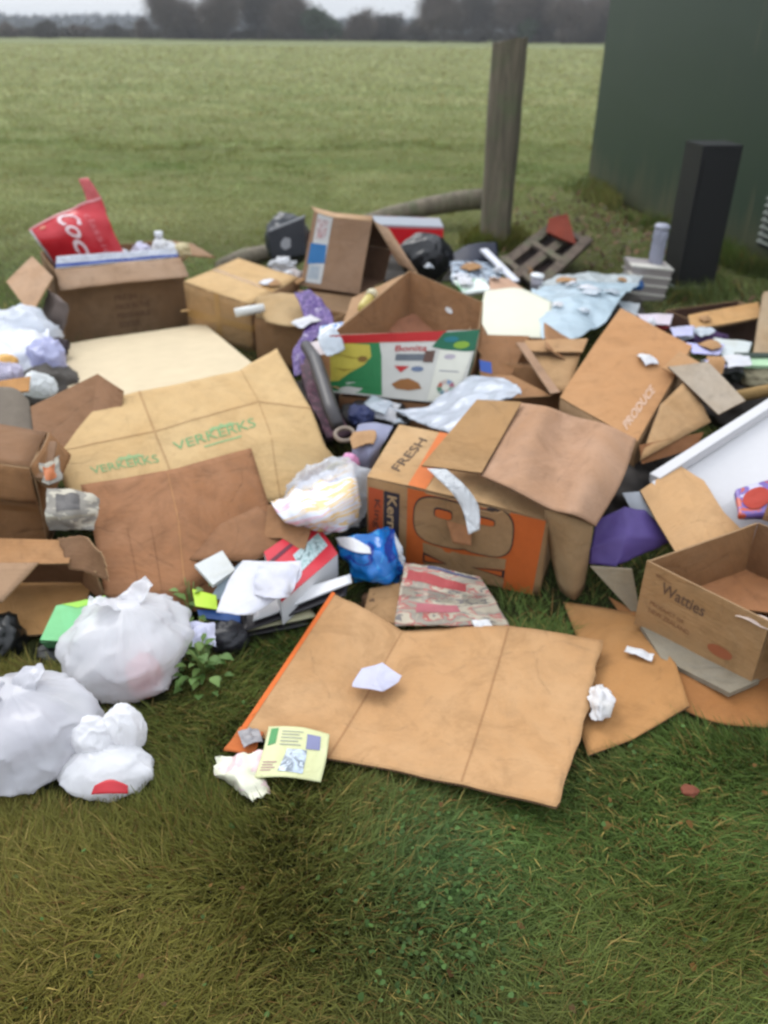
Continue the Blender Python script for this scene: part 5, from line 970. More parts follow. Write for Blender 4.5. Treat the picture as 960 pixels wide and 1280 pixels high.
rc = W(431, 543, .225); ring = [rc+Vector((math.cos(a)*.032, math.sin(a)*.026, math.sin(a)*.012)) for a in [2*math.pi*i/20 for i in range(21)]]; tube('ring', ring, .0075, plain('tan_plastic', (150, 132, 116), .45, .75), tt_, 8)
o = sheet('label_scrap', [[(400, 408, .38), (430, 402, .39)], [(398, 420, .36), (424, 414, .37)]], multi('blue_white', [(0, (226, 228, 236)), (.5, (90, 140, 206)), (.62, (228, 230, 238))], 20), .002, n=(10, 6), smooth=True, wob=(.004, 14)); one(o, 'blue and white paper scrap on the corner of the fruit box', 'paper')
o = sheet('label_scrap', [[(388, 428, .34), (402, 424, .35)], [(396, 446, .32), (410, 440, .33)]], paper((226, 214, 214)), .002, n=(6, 8), wob=(.003, 14)); one(o, 'small white torn label left of the fruit box', 'paper')
o = sheet('tan_flap', [[(398, 424, .34), (424, 420, .35)], [(402, 480, .22), (424, 486, .21)]], card((206, 156, 104)), .005, wob=(.003, 6), emat=E1); one(o, 'narrow tan cardboard flap at the left end of the fruit box', 'cardboard')
t = thing('squeeze_bottle', 'yellow bottle with a white cap beside the fruit box', 'bottle'); a = W(452, 388, .38); b = W(472, 358, .44); ax = (b-a).normalized(); lathe('bottle_body', a, ax, [(0, .018), (.02, .024), (.07, .024), (.095, .020)], plain('yellow_plastic', (204, 186, 100), .35, .8), t); lathe('cap', a+ax*.0955, ax, [(0, .026), (.025, .026), (.04, .018)], plain('cap_cream', (216, 206, 172), .4, .8), t)
o = sheet('tan_board', [[(440, 372, .34), (500, 345, .46), (520, 340, .5)], [(425, 412, .32), (450, 412, .36), (470, 405, .38)]], card((190, 148, 104)), .005, wob=(.003, 5), emat=E1); one(o, 'tan board leaning against the back of the fruit box', 'cardboard')
t = thing('crushed_carton', 'crushed carton supporting the fruit box', 'carton'); bb, tt = box3(W(425, 545, 0), W(580, 560, 0), .40, 530, 530)
for q in tt: q.z = .17
carton(t, bb, tt, card((160, 112, 72)), E1, wob=(.006, 5), seed=41)
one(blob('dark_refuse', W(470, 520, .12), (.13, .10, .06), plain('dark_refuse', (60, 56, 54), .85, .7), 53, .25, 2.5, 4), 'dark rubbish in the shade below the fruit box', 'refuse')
one(blob('blue_cloth', W(452, 520, .19), (.045, .06, .035), plain('blue_cloth', (36, 46, 92), .7, .75), 54, .25, 3, 4), 'dark blue cloth below the left corner of the fruit box', 'cloth')
o = sheet('silver_bag', [[(470, 504, .22), (530, 508, .23), (585, 470, .30), (646, 478, .34)], [(500, 518, .20), (540, 530, .25), (590, 500, .31), (650, 492, .35)], [(520, 524, .20), (566, 543, .27), (575, 535, .3), (612, 500, .36)]], film((214, 220, 230), 1.0, rough=.18, scale=5, cr=.5), .0015, n=(44, 22), smooth=True, wob=(.016, 8), fold=.8); one(o, 'silvery white plastic bag spread below the fruit box', 'plastic bag')
# ---- 17 open carton behind, right of the fruit box
t = thing('open_carton', 'open tan carton with blue tape between the fruit box and the big tan carton', 'carton')
bo = [W(598, 540, .0), W(708, 548, .0)]; L, C = bo; bb, tt = box3(L, C, .33, 452, 460)
pp = carton(t, bb, tt, card((182, 132, 86)), E1, flaps={'left': (35, .12), 'right': (-60, .14), 'front': (160, .10)}, wob=(.004, 5), seed=42)
sheet('flap', [[(600, 418, .37), (662, 420, .36)], [(600, 470, .27), (640, 468, .27)]], card((176, 126, 82)), .005, wob=(.003, 5), parent=t, emat=E1)
sheet('flap', [[(655, 425, .37), (735, 423, .37)], [(662, 438, .35), (728, 440, .35)]], card((204, 158, 108)), .005, wob=(.003, 5), parent=t, emat=E1)
sheet('flap', [[(645, 428, .37), (656, 428, .37)], [(688, 492, .30), (700, 490, .30)]], card((186, 148, 118)), .005, wob=(.003, 5), parent=t, emat=E1)
sheet('flap', [[(662, 440, .33), (726, 440, .34)], [(690, 488, .27), (712, 490, .27)]], card((200, 158, 108)), .005, wob=(.005, 7), parent=t, emat=E1)
sheet('flap', [[(602, 470, .30), (640, 468, .30)], [(642, 498, .27), (690, 495, .28)]], card((180, 132, 86)), .005, wob=(.004, 5), parent=t, emat=E1)
o = sheet('blue_tape', [[(599, 450, .33), (614, 453, .33)], [(601, 464, .30), (615, 467, .30)]], ink((48, 86, 170), .4), .002, n=(4, 4), parent=t, wob=(.002, 9))
for v in o.data.vertices: v.co += (EYE-v.co).normalized()*.03
# ---- 18 big tan carton with sloping lid
t = thing('tilted_carton', 'big tan carton with a sloping lid and white stamped print on the right', 'carton')
FLt, FRt, BRt, BLt = W(700, 496, .30), W(797, 552, .26), W(865, 432, .40), W(776, 385, .44)
def g0(p, dx=0, dy=0): return Vector((p.x+dx, p.y+dy, .0))
pp = carton(t, [g0(FLt), g0(FRt), g0(BRt), g0(BLt)], [dn(p, .006) for p in (FLt, FRt, BRt, BLt)], card((186, 146, 102)), E1, wob=(.005, 5), seed=43)
ld = sheet('lid', [[BLt, sub(BLt, BRt, .55), BRt], [sub(BLt, FLt, .5)+Vector((0, 0, .01)), sub(sub(BLt, BRt, .55), sub(FLt, FRt, .55), .5)+Vector((0, 0, .014)), sub(BRt, FRt, .5)], [FLt, sub(FLt, FRt, .55), FRt]], card((206, 150, 94), .8), .006, n=(18, 18), wob=(.004, 5), parent=t, emat=E1)
text(ld, 'PRODUCE', (.83, .97), (.06, -.40), (-.09, -.035), ink((226, 190, 164)), .002, bold=.02); 
sheet('flap', [[(835, 458, .40), (885, 452, .40)], [(898, 518, .33), (932, 500, .36)]], card((186, 170, 150)), .005, wob=(.003, 5), parent=t, emat=E2, shade=False)
sheet('inner_flap', [[(826, 506, .34), (862, 470, .38)], [(800, 575, .24), (888, 528, .30)]], card((204, 162, 112), 1.2), .005, wob=(.008, 9), parent=t, emat=E1)
sheet('flap', [[(800, 556, .27), (880, 540, .28)], [(803, 580, .22), (870, 560, .24)]], card((176, 118, 72)), .005, wob=(.004, 9), parent=t)
# orange board running to the right
o = sheet('tan_board', [[(850, 438, .40), (890, 462, .36)], [(828, 460, .38), (920, 500, .30)]], card((212, 162, 110)), .005, wob=(.003, 5)); one(o, 'tan board strip under the paper scraps right of the big tan carton', 'cardboard')
# ---- 19 right back papers
for k, (a, b, c, d, z, m_, lb_) in enumerate((((796, 392), (842, 392), (838, 406), (806, 404), .24, (226, 214, 224), 'pinkish white paper by the top corner of the big tan carton'), ((838, 408), (868, 408), (866, 420), (842, 420), .26, (206, 206, 238), 'lilac paper behind the big tan carton'),
     ((856, 428), (906, 430), (900, 444), (866, 442), .28, (206, 204, 246), 'bright lilac paper sheet right of the big tan carton'), ((880, 450), (912, 452), (908, 460), (886, 459), .28, (212, 210, 246), 'small lilac slip above the grey flap'), ((892, 422), (940, 428), (934, 446), (902, 444), .27, (220, 226, 226), 'white grey carton lid beside the lilac paper'))):
    one(sheet('paper', [[(*a, z+.02), (*b, z+.01)], [(*d, z), (*c, z)]], paper(m_), .002 if k < 4 else .012, n=(10, 8), smooth=True, wob=(.006, 12), rag=.02), lb_, 'paper')
one(blob('red_packet', W(828, 408, .22), (.03, .02, .018), plain('dull_red', (176, 60, 66), .5, .8), 55, .2, 3, 3), 'dull red packet under the pinkish white paper', 'packet')
one(blob('purple_cloth', W(880, 424, .22), (.10, .05, .04), plain('purple_cloth', (74, 44, 92), .7, .75), 56, .2, 3, 4), 'dark purple cloth between the lilac papers', 'cloth')
t = thing('open_carton', 'open carton with an orange tan edge and dark inside at the far right', 'carton')
bb = [W(868, 440, .02), W(960, 425, .02)]; bo, to = box3(bb[0], bb[1], .25, 405, 392)
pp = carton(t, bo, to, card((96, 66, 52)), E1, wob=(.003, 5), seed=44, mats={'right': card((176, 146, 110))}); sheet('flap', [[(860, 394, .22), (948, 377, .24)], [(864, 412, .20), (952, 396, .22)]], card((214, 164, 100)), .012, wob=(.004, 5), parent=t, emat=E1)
o = sheet('tan_cardboard', [[(955, 365, .3), (1020, 350, .3)], [(940, 452, .18), (1020, 452, .18)]], card((190, 164, 130)), .02, wob=(.003, 5)); one(o, 'pale tan panel standing at the far right edge', 'cardboard')
o = sheet('green_tray', [[(926, 446, .27), (1010, 446, .27)], [(928, 456, .26), (1010, 458, .26)]], plain('mint_tray', (182, 216, 176), .4, .82), .014, n=(8, 4)); one(o, 'mint green tray edge at the far right above the brown tube', 'tray')
o = sheet('dark_green_lid', [[(918, 441, .285), (1010, 441, .285)], [(920, 446, .275), (1010, 446, .275)]], plain('dark_green', (40, 60, 46), .4, .8), .006, n=(8, 4)); one(o, 'dark green strip on top of the mint green tray', 'lid')
one(blob('black_bag', W(900, 462, .25), (.085, .07, .05), plain('black_film', (24, 26, 26), .3, .7), 57, .25, 2.5, 4), 'black plastic bag beside the mint green tray', 'plastic bag')
one(blob('beige_cloth', W(950, 470, .2), (.10, .06, .05), plain('beige_cloth', (168, 158, 128), .8, .75), 58, .2, 2.5, 4), 'beige cloth under the mint green tray', 'cloth')
one(tube('cardboard_tube', [W(915, 497, .28), W(1000, 480, .30)], .022, card((176, 142, 84)), seg=14), 'brown cardboard tube at the right edge above the white polystyrene', 'tube')
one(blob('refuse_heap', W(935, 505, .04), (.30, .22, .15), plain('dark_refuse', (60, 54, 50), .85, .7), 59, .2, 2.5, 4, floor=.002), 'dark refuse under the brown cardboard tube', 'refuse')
# ---- 20 polystyrene, print pack, tan piece, purple paper
pm = plain('polystyrene', (222, 220, 222), .6, .70, .03, 60, .3, .25)
t = thing('polystyrene_tray', 'white polystyrene tray with raised rim at the right edge', 'tray')
G = [[(816, 600, .26), (960, 508, .36), (1040, 458, .42)], [(838, 618, .24), (975, 530, .34), (1070, 490, .40)], [(870, 650, .20), (960, 602, .27), (1070, 560, .33)], [(905, 690, .15), (980, 660, .2), (1070, 620, .26)]]
sheet('tray_base', G, pm, .03, n=(18, 16), wob=(.002, 5), parent=t)
bar('tray_rim', W(818, 600, .272), W(1040, 458, .432), .035, .03, pm, t); bar('tray_rim', W(816, 604, .270), W(906, 692, .162), .035, .028, pm, t)
pr_ = sheet('printed_packet', [[(920, 612, .29), (1000, 590, .31)], [(924, 644, .26), (1000, 640, .28)]], multi('red_blue_print', [(0, (200, 196, 224)), (.42, (120, 96, 170)), (.5, (196, 84, 60)), (.63, (214, 210, 232))], 8, .3, dist=.8), .02, n=(12, 8), smooth=True, wob=(.008, 9)); one(pr_, 'red and purple printed packet on the white polystyrene', 'packet')
poly(pr_, ell(.32, .5, .2, .28), ink((192, 66, 48)), 'red_print', .003)
o = sheet('tan_cardboard', [[(800, 614, .27), (848, 580, .30), (880, 600, .28)], [(820, 650, .24), (866, 630, .26), (905, 640, .24)], [(846, 692, .20), (890, 680, .21), (932, 668, .20)]], card((222, 174, 118), .7), .005, n=(16, 14), wob=(.004, 5), emat=E1); one(o, 'light tan cardboard leaf between the purple paper and the polystyrene', 'cardboard')
o = sheet('white_box_edge', [[(778, 616, .26), (806, 614, .27)], [(790, 640, .22), (826, 650, .22)]], plain('pale_grey_card', (196, 200, 208), .5, .8), .02, n=(6, 6)); one(o, 'pale grey box corner left of the light tan leaf', 'box')
o = sheet('purple_paper', [[(745, 650, .22), (780, 634, .25), (806, 638, .24)], [(738, 685, .17), (785, 670, .21), (845, 675, .18)], [(736, 705, .12), (770, 708, .14), (800, 695, .15)]], plain('purple_paper', (92, 74, 138), .6, .8, .12, 20, .3, .3), .002, n=(22, 18), smooth=False, wob=(.005, 12), fold=.6); one(o, 'purple creased paper between the printed kraft carton and the open carton at right', 'paper')
o = sheet('grey_board', [[(738, 708, .14), (790, 712, .15)], [(790, 765, .03), (800, 765, .03)]], card((176, 164, 140)), .008, n=(8, 8)); one(o, 'grey board leaning below the purple paper', 'board')
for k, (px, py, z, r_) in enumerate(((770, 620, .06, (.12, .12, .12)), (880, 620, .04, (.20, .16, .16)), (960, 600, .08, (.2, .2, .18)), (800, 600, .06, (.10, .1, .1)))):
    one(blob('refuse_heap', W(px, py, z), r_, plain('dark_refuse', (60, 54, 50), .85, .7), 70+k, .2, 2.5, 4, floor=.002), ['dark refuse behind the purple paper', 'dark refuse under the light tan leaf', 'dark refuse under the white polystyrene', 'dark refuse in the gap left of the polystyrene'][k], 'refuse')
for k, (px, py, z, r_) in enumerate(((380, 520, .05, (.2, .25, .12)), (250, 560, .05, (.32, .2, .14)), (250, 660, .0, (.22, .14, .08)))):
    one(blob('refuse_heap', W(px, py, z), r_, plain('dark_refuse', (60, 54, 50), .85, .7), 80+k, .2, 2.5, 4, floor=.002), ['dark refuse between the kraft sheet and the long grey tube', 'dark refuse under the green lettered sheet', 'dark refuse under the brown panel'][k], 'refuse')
# ================================================================ PLANTS AND GRASS
# weed with broad leaves beside the full white bag
def leaf(c, d, up, ln, wd, mat, parent, seed):
    s = d.cross(up).normalized(); vs = []; fs = []; prof = [0, .55, .9, 1, .8, .4, 0]
    for i, w_ in enumerate(prof):
        f = i/6; p = c+d*ln*f+up*(ln*(.35*f-.55*f*f)); ruf = .0
        for sx in (-1, 0, 1): vs.append(p+s*(sx*wd*w_*.5)+up*(abs(sx)*wd*.14*w_))
    for i in range(6):
        for k in (0, 1): a = i*3+k; fs.append((a, a+1, a+4, a+3))
    return mesh('leaf', vs, fs, mat, smooth=True, parent=parent)
lm = plain('weed_leaf', (88, 122, 48), .65, .7, .2, 60, .4, .2); lm2 = plain('weed_leaf_pale', (116, 146, 70), .65, .7, .2, 60, .4, .2); stm = plain('weed_stem', (120, 140, 70), .6, .7)
for wi, (cx, cy, n_, lb_) in enumerate(((255, 850, 46, 'leafy green weed growing right of the full white bag'), (238, 778, 12, 'pale leafy weed behind the lilac tissue'))):
    w_ = thing('weed', lb_, 'plant'); b0 = W(cx, cy, 0); rr = random.Random(wi+3)
    for k in range(6):
        a = rr.uniform(0, 6.28); q = b0+Vector((math.cos(a)*rr.uniform(.01, .035), math.sin(a)*rr.uniform(.01, .05), .09+rr.uniform(0, .04))); tube('stem', [b0, sub(b0, q, .5)+Vector((.004, 0, .01)), q], [.003, .0025, .0015], stm, w_, 6)
    for k in range(n_):
        a = rr.uniform(0, 6.28); r_ = rr.uniform(.0, .09); z = rr.uniform(.02, .10)
        d = Vector((math.cos(a), math.sin(a), rr.uniform(.0, .6))).normalized(); u_ = (Vector((0, 0, 1))-d*d.z).normalized()
        leaf(b0+Vector((math.cos(a)*r_*.7, math.sin(a)*r_, z)), d, u_, rr.uniform(.022, .042), rr.uniform(.014, .026), lm if rr.random() < .6 else lm2, w_, k)

bpy.context.view_layer.update()
SKIP = ('ground', 'utility_cabin')
vsA = []; fsA = []; k0 = 0
for o in COL.objects:
    if o.type != 'MESH' or o.name.startswith('ground'): continue
    r_ = o
    while r_.parent: r_ = r_.parent
    if r_.get('kind') == 'stuff' or r_.get('group', '').startswith('trees') : continue
    me = o.data; n_ = len(me.vertices); a = np.empty(n_*3, dtype=np.float32); me.vertices.foreach_get('co', a); vsA.append(a.reshape(-1, 3))
    fsA += [tuple(i+k0 for i in p.vertices) for p in me.polygons]; k0 += n_
vsA = np.concatenate(vsA); tree_ = BVHTree.FromPolygons([tuple(v) for v in vsA.tolist()], fsA)
# loose scraps lying on the heap, each dropped onto what is under it
fk = {'white': (paper((232, 232, 238)), 'torn white paper scrap', 'paper_scrap', 'paper', 'small white paper scraps on the heap'), 'kraft': (card((196, 150, 100)), 'torn piece of tan cardboard', 'cardboard_shred', 'cardboard', 'small tan cardboard shreds on the heap'),
      'film': (film((216, 224, 232), 1.0, rough=.2, scale=6, cr=.5), 'crumpled pale plastic scrap', 'plastic_scrap', 'plastic', 'small plastic scraps on the heap')}
rs_ = random.Random(21)
zones = [((560, 690), (335, 362), 'wfk', 7, 'behind the cream card'), ((690, 790), (345, 392), 'wfk', 8, 'among the pale plastic sheeting at the back'), ((800, 945), (398, 470), 'wfk', 9, 'among the lilac papers at the right back'), ((335, 385), (330, 362), 'wk', 4, 'at the foot of the tipped taupe carton'), ((378, 432), (372, 440), 'wf', 3, 'beside the left end of the fruit box'), ((440, 500), (505, 560), 'fwk', 4, 'in the shade below the fruit box')]
for (xa, xb), (ya, yb), kinds, cnt, where_ in zones:
    seen_ = {}
    for q in range(cnt):
        px, py = rs_.uniform(xa, xb), rs_.uniform(ya, yb); d_ = ray(px, py).normalized(); h_ = tree_.ray_cast(EYE, d_)
        if h_[0] is None or h_[3] > 8: continue
        mt, lb_, nm_, ct_, gp_ = fk[{'w': 'white', 'f': 'film', 'k': 'kraft'}[kinds[q % len(kinds)]]]
        N_ = h_[1] if h_[1].dot(d_) < 0 else -h_[1]; N_ = (N_+Vector((0, 0, 1.2))).normalized(); a_ = N_.orthogonal().normalized(); b_ = N_.cross(a_); t_ = rs_.uniform(0, 6.28); a_, b_ = a_*math.cos(t_)+b_*math.sin(t_), b_*math.cos(t_)-a_*math.sin(t_)
        n_ = seen_[nm_] = seen_.get(nm_, 0)+1; sz_ = (.055, .028, .042, .036)[(n_-1) % 4]; lb_ = ('largest ', 'tiny ', 'middling ', 'small ')[(n_-1) % 4]+lb_+' '+where_
        c_ = h_[0]+N_*.012; w2_, h2_ = sz_, sz_*rs_.uniform(.5, .95)
        g_ = [[c_-a_*w2_+b_*h2_, c_+b_*h2_+N_*.01, c_+a_*w2_+b_*h2_*rs_.uniform(.5, 1)], [c_-a_*w2_*rs_.uniform(.6, 1), c_+N_*.014, c_+a_*w2_], [c_-a_*w2_-b_*h2_*rs_.uniform(.4, 1), c_-b_*h2_, c_+a_*w2_*rs_.uniform(.5, 1)-b_*h2_]]
        one(sheet(nm_, g_, mt, .0012 if nm_ != 'cardboard_shred' else .004, n=(10, 10), smooth=True, wob=(.006 if nm_ != 'cardboard_shred' else .003, 20), rag=.07, fold=.6), lb_, ct_, gp_)
# coarse clearance map over the ground
GX0, GX1, GY0, GY1, GS = -2.6, 3.0, .4, 7.2, .02
nx, ny = int((GX1-GX0)/GS), int((GY1-GY0)/GS); clear = np.full((ny, nx), 9.0, dtype=np.float32); UPV = Vector((0, 0, 1))
for j in range(ny):
    for i in range(nx):
        h = tree_.ray_cast(Vector((GX0+(i+.5)*GS, GY0+(j+.5)*GS, -.3)), UPV)
        if h[0] is not None: clear[j, i] = h[0].z
c2 = clear.copy()
for dj in (-1, 0, 1):
    for di in (-1, 0, 1): c2 = np.minimum(c2, np.roll(np.roll(clear, dj, 0), di, 1))
def clearance(x, y):
    i = ((x-GX0)/GS).astype(int); j = ((y-GY0)/GS).astype(int); ok = (i >= 0) & (i < nx) & (j >= 0) & (j < ny)
    r_ = np.full(len(x), 9.0); r_[ok] = c2[j[ok], i[ok]]; return r_
def noise2(x, y, s, off=0):
    """cheap value noise"""
    X, Y = x*s+off, y*s+off*1.7; xi, yi = np.floor(X).astype(int), np.floor(Y).astype(int); fx, fy = X-xi, Y-yi; fx = fx*fx*(3-2*fx); fy = fy*fy*(3-2*fy)
    def h(a, b): v = np.sin(a*127.1+b*311.7+off)*43758.5453; return v-np.floor(v)
    return (h(xi, yi)*(1-fx)+h(xi+1, yi)*fx)*(1-fy)+(h(xi, yi+1)*(1-fx)+h(xi+1, yi+1)*fx)*fy
gm = NT('grass_blades'); at = gm.n('Attribute', attribute_name='tone'); gm.l(at.outputs['Color'], gm.b.inputs['Base Color']); gm.b.inputs['Roughness'].default_value = .6; gm.b.inputs['Specular IOR Level'].default_value = .18
trn = gm.n('BsdfTranslucent'); gm.l(at.outputs['Color'], trn.inputs[0]); ms = gm.n('MixShader'); ms.inputs[0].default_value = .22; gm.l(gm.b.outputs[0], ms.inputs[1]); gm.l(trn.outputs[0], ms.inputs[2]); gm.l(ms.outputs[0], gm.o.inputs[0])
PAL = {k: np.array(srgb(*c)[:3]) for k, c in dict(deep=(58, 70, 30), green=(80, 100, 46), olive=(104, 98, 44), straw=(158, 138, 78), brown=(96, 72, 38), blue=(50, 92, 54), lime=(106, 130, 60), pale=(166, 168, 116)).items()}
def blades(name, x, y, ln, wd, lean, label, lay=1.0, fieldish=0.0, curl=.5):
    n = len(x); c = clearance(x, y); keep = c > .012; x, y, c = x[keep], y[keep], c[keep]; n = len(x); ln = ln[keep]; wd = wd[keep]; ln = ln*rng.uniform(.45, 1.25, n); 
    z0 = np.array([gz(a, b) for a, b in zip(x, y)]) if y.max() > 5 else np.zeros(n)
    p = noise2(x, y, 2.6, 3)*6.28*.8+noise2(x, y, .9, 9)*3
    a = p+rng.normal(0, .9, n); tilt = np.clip(lean*(.5+noise2(x, y, 5, 5)), .15, 1.15)+rng.normal(0, .18, n); tilt = np.clip(tilt, .05, 1.35)
    top = c*.9; hgt = ln*np.cos(tilt); s = np.minimum(1, top/np.maximum(hgt, 1e-4)); ln = ln*np.maximum(s, .15)
    d = np.stack([np.cos(a)*np.sin(tilt), np.sin(a)*np.sin(tilt), np.cos(tilt)], 1); t2 = np.clip(tilt+curl*rng.uniform(.3, 1.2, n), 0, 1.65); d2 = np.stack([np.cos(a)*np.sin(t2), np.sin(a)*np.sin(t2), np.cos(t2)], 1)
    sd_ = rng.uniform(0, 6.28, n); s_ = np.stack([np.cos(sd_), np.sin(sd_), np.zeros(n)], 1)*(wd*rng.uniform(.6, 1.3, n))[:, None]
    b = np.stack([x, y, z0-.003], 1); m1 = b+d*(ln*.5)[:, None]; tp_ = m1+d2*(ln*.55)[:, None]; tp_[:, 2] = np.maximum(tp_[:, 2], z0+.002)
    Vv = np.stack([b-s_, b+s_, m1-s_*.8, m1+s_*.8, tp_], 1).reshape(-1, 3).astype(np.float32)
    base = (np.arange(n)*5)[:, None]; tri = (base+np.array([[0, 1, 3, 0, 3, 2, 2, 3, 4]])).reshape(-1).astype(np.int32)
    # blade colour: patches of species and dry growth, haze paling mixed in with distance
    n1 = noise2(x, y, 1.6, 21); n2 = noise2(x, y, 4.5, 33); n3 = noise2(x, y, .55, 41); r_ = rng.random(n)
    col = PAL['deep']*(1-n2[:, None])+PAL['green']*n2[:, None]
    def blend(col, w, k): w = np.clip(w, 0, 1)[:, None]; return col*(1-w)+PAL[k]*w
    col = blend(col, (n1-.42)*2.6, 'olive'); col = blend(col, np.exp(-((x-.09)**2/.03+(y-.98)**2/.05))*.65*(1-fieldish), 'blue')
    col = blend(col, (noise2(x, y, 2.2, 51)-.62)*.8*(1-fieldish*.7), 'brown'); col = blend(col, ((-x-.05)*1.3+n1*.6-.15)*(1-fieldish)*(y < 1.6)*.8, 'olive')
    col = blend(col, np.full(n, fieldish)*(.45+.5*n2), 'lime'); col = blend(col, fieldish*(n3-.35)*1.6, 'pale'); col = blend(col, fieldish*np.clip((y-6)/16, 0, .9), 'pale')  # last blend pales far blades to imitate haze and grazing view
    dry = r_ < (.06+.10*np.clip((noise2(x, y, 3.0, 61)-.5)*3, 0, 1)); col[dry] = PAL['straw']*rng.uniform(.5, .85, dry.sum())[:, None]
    rd = (rng.random(n) < .05); col[rd] = PAL['brown']*1.1
    col *= (rng.uniform(.7, 1.3, n)*(1-fieldish*.35)+fieldish*.35*rng.uniform(.95, 1.05, n))[:, None]*(1.32 if fieldish < .1 else 1.05)
    me = bpy.data.meshes.new(name); me.vertices.add(5*n); me.vertices.foreach_set('co', Vv.ravel()); me.loops.add(9*n); me.loops.foreach_set('vertex_index', tri)
    me.polygons.add(3*n); me.polygons.foreach_set('loop_start', np.arange(0, 9*n, 3, dtype=np.int32)); me.polygons.foreach_set('loop_total', np.full(3*n, 3, dtype=np.int32))
    me.materials.append(gm.m); at_ = me.color_attributes.new('tone', 'FLOAT_COLOR', 'POINT'); cc = np.ones((n, 5, 4), dtype=np.float32); cc[:, :, :3] = col[:, None, :]; at_.data.foreach_set('color', cc.ravel())
    me.update(); me.validate(); o = link(name, me); o['kind'] = 'stuff'; tag(o, label, 'grass'); return o
def rect(n, x0, x1, y0, y1, clump=.0, sp=.02):
    x, y = rng.uniform(x0, x1, n), rng.uniform(y0, y1, n)
    return x, y
def trap(n, y0, y1, k, pw=1.0, ex=.45):
    y = y0+(y1-y0)*rng.random(n)**pw; x = rng.uniform(-1, 1, n)*(k*y+ex); return x, y
x, y = trap(310000, .35, 1.75, .62, .9, .9)
blades('grass_near', x, y, np.full(len(x), .062), np.full(len(x), .0014), .75, 'long dark rough grass with dry stalks in the foreground')
bpy.data.objects['grass_near'].data.name = 'grass'; bpy.data.objects['grass_near'].name = 'foreground_grass'
x, y = trap(120000, 1.7, 4.6, .75, 1.0, 1.2)
blades('grass_under_heap', x, y, np.full(len(x), .07), np.full(len(x), .0018), .7, 'grass showing between the cartons of the heap')
x, y = trap(220000, 4.2, 13, .72, 1.15, 1.8)
blades('meadow_grass', x, y, .045+.0*x, .0022+.00035*(y-4), .85, 'green meadow grass behind the heap', fieldish=.75)
x, y = trap(190000, 12, 85, .62, 1.5)
blades('far_meadow_grass', x, y, .075+.001*y, .004+.00075*(y-10), .95, 'pale green meadow grass farther out in the field', fieldish=1.0)
tq = rng.random(9000); sp_ = np.abs(rng.normal(0, .10, 9000)); x = A0.x+(A1.x-A0.x)*tq-nd.x*(sp_+.02); y = A0.y+(A1.y-A0.y)*tq-nd.y*(sp_+.02)
kp = noise2(x, y, 3.1, 71) > .38; x, y = x[kp], y[kp]
blades('cabin_foot_grass', x, y, np.full(len(x), .17), np.full(len(x), .004), .45, 'rough long grass growing along the foot of the green cabin', fieldish=.3)
tq = rng.uniform(0, 6.28, 2200); q_ = .19+np.abs(rng.normal(0, .07, 2200)); x = pc.x+np.cos(tq)*q_; y = pc.y+np.sin(tq)*q_
blades('pillar_foot_grass', x, y, np.full(len(x), .13), np.full(len(x), .0035), .45, 'longer grass round the foot of the black pillar', fieldish=.3)
tq = rng.uniform(0, 6.28, 1800); q_ = .13+np.abs(rng.normal(0, .06, 1800)); x = pb.x+np.cos(tq)*q_; y = pb.y+np.sin(tq)*q_
blades('post_foot_grass', x, y, np.full(len(x), .15), np.full(len(x), .004), .4, 'longer grass round the foot of the fence post', fieldish=.3)
# clover and creeping weeds in the foreground
n = 450; x = .09+rng.normal(0, .09, n); y = .93+rng.normal(0, .13, n); x2 = rng.uniform(-.9, .9, 300); y2 = rng.uniform(.6, 1.7, 300); x = np.concatenate([x, x2]); y = np.concatenate([y, y2]); k_ = (clearance(x, y) > .06); x, y = x[k_], y[k_]; n = len(x)
z = rng.uniform(.012, .042, n); a = rng.uniform(0, 6.28, n); s = rng.uniform(.003, .0065, n); nn = rng.normal(0, .45, (n, 2))
P = []
for k in range(6):
    t = k*math.pi/3; dx, dy = np.cos(a+t)*s*(1 if k % 2 else .8), np.sin(a+t)*s*(1 if k % 2 else .8); P.append(np.stack([x+dx, y+dy, z+dx*nn[:, 0]+dy*nn[:, 1]], 1))
Vv = np.stack(P, 1).reshape(-1, 3).astype(np.float32); cl = bpy.data.meshes.new('clover'); cl.vertices.add(6*n); cl.vertices.foreach_set('co', Vv.ravel()); cl.loops.add(6*n); cl.loops.foreach_set('vertex_index', np.arange(6*n, dtype=np.int32)); cl.polygons.add(n)
cl.polygons.foreach_set('loop_start', np.arange(0, 6*n, 6, dtype=np.int32)); cl.polygons.foreach_set('loop_total', np.full(n, 6, dtype=np.int32)); cl.materials.append(gm.m)
ca = cl.color_attributes.new('tone', 'FLOAT_COLOR', 'POINT'); cc = np.ones((n, 6, 4), dtype=np.float32); base = (PAL['blue']*.35+PAL['green']*.75)*rng.uniform(.5, 1.2, (n, 1)); cc[:, :, :3] = base[:, None, :]; ca.data.foreach_set('color', cc.ravel()); cl.update(); cl.validate()
o = link('clover', cl); o['kind'] = 'stuff'; tag(o, 'patch of small clover leaves in the foreground grass', 'clover')
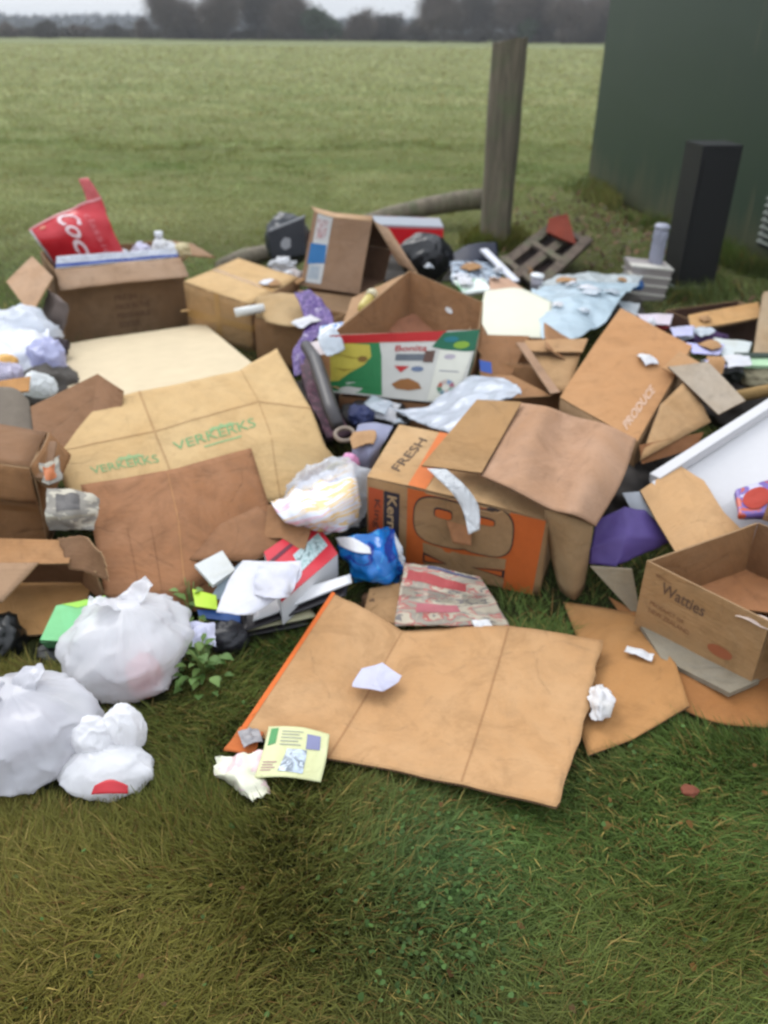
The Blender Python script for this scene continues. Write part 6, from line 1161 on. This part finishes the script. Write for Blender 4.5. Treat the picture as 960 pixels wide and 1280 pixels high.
# dead leaves and litter at the foot of the cabin and scattered in the grass
def litter(name, pts, size, pal, label, cat):
    n = len(pts); P = []; a = rng.uniform(0, 6.28, n); s = size*rng.uniform(.5, 1.4, n); nn = rng.normal(0, .5, (n, 2)); 
    for k in range(5):
        t = k*2*math.pi/5; w_ = (1, .6, .8, .8, .6)[k]; dx, dy = np.cos(a+t)*s*w_, np.sin(a+t)*s*w_; P.append(np.stack([pts[:, 0]+dx, pts[:, 1]+dy, pts[:, 2]+dx*nn[:, 0]+dy*nn[:, 1]], 1))
    me = bpy.data.meshes.new(name); me.vertices.add(5*n); me.vertices.foreach_set('co', np.stack(P, 1).reshape(-1, 3).astype(np.float32).ravel()); me.loops.add(5*n); me.loops.foreach_set('vertex_index', np.arange(5*n, dtype=np.int32)); me.polygons.add(n)
    me.polygons.foreach_set('loop_start', np.arange(0, 5*n, 5, dtype=np.int32)); me.polygons.foreach_set('loop_total', np.full(n, 5, dtype=np.int32)); me.materials.append(gm.m)
    ca = me.color_attributes.new('tone', 'FLOAT_COLOR', 'POINT'); cc = np.ones((n, 5, 4), dtype=np.float32); pc_ = np.array([srgb(*c)[:3] for c in pal])[rng.integers(0, len(pal), n)]*rng.uniform(.6, 1.2, (n, 1)); cc[:, :, :3] = pc_[:, None, :]; ca.data.foreach_set('color', cc.ravel()); me.update(); me.validate()
    o = link(name, me); o['kind'] = 'stuff'; tag(o, label, cat); return o
c0 = W(745, 275, 0); n = 1000; q = rng.normal(size=(n, 2)); pts = np.stack([c0.x-.05+q[:, 0]*.42+q[:, 1]*.12, c0.y-.45-q[:, 0]*.1+q[:, 1]*.85, rng.uniform(.01, .05, n)], 1); pts = pts[(clearance(pts[:, 0], pts[:, 1]) > .1)]
litter('dead_leaves', pts, .021, [(110, 84, 62), (92, 74, 56), (128, 100, 74), (84, 80, 52)], 'brown dead leaves gathered at the foot of the green cabin', 'leaves')
n = 160; pts = np.stack([rng.uniform(-1, 1.2, n), rng.uniform(.6, 2, n), rng.uniform(.01, .035, n)], 1); pts = pts[clearance(pts[:, 0], pts[:, 1]) > .05]
litter('fallen_leaf_bits', pts, .008, [(120, 84, 44), (96, 70, 40), (140, 110, 60)], 'small brown leaf bits scattered through the foreground grass', 'leaves')
one(blob('dead_leaf_scrap', W(862, 988, .035), (.018, .014, .006), plain('rust_leaf', (132, 70, 46), .8, .7), 90, .3, 3, 3), 'rusty brown leaf on the grass at the lower right', 'leaf')

# ================================================================ ORIGINS AT EACH THING'S BASE
def kids(o): return [c for c in COL.objects if c.parent == o]
CH_ = {}
for o in COL.objects:
    if o.parent: CH_.setdefault(o.parent.name, []).append(o)
def allof(o):
    r_ = [o]
    for c in CH_.get(o.name, []): r_ += allof(c)
    return r_
for o in list(COL.objects):
    if o.parent or o.type not in ('MESH', 'EMPTY') or o.get('kind') in ('stuff', 'structure'): continue
    if o.get('group', '').startswith('trees'): continue
    fam = [m_ for m_ in allof(o) if m_.type == 'MESH' and len(m_.data.vertices)]
    arrs = []
    for m_ in fam:
        a = np.empty(len(m_.data.vertices)*3, dtype=np.float32); m_.data.vertices.foreach_get('co', a); arrs.append(a.reshape(-1, 3))
    al = np.concatenate(arrs); L_ = np.array([(al[:, 0].min()+al[:, 0].max())/2, (al[:, 1].min()+al[:, 1].max())/2, al[:, 2].min()], dtype=np.float32)
    for m_, a in zip(fam, arrs): m_.data.vertices.foreach_set('co', (a-L_).ravel()); m_.data.update()
    o.location = [float(v) for v in L_]
print('TRIS', sum(len(o.data.loop_triangles) if o.data.calc_loop_triangles() is None else 0 for o in COL.objects if o.type == 'MESH'), 'OBJ', len(COL.objects))
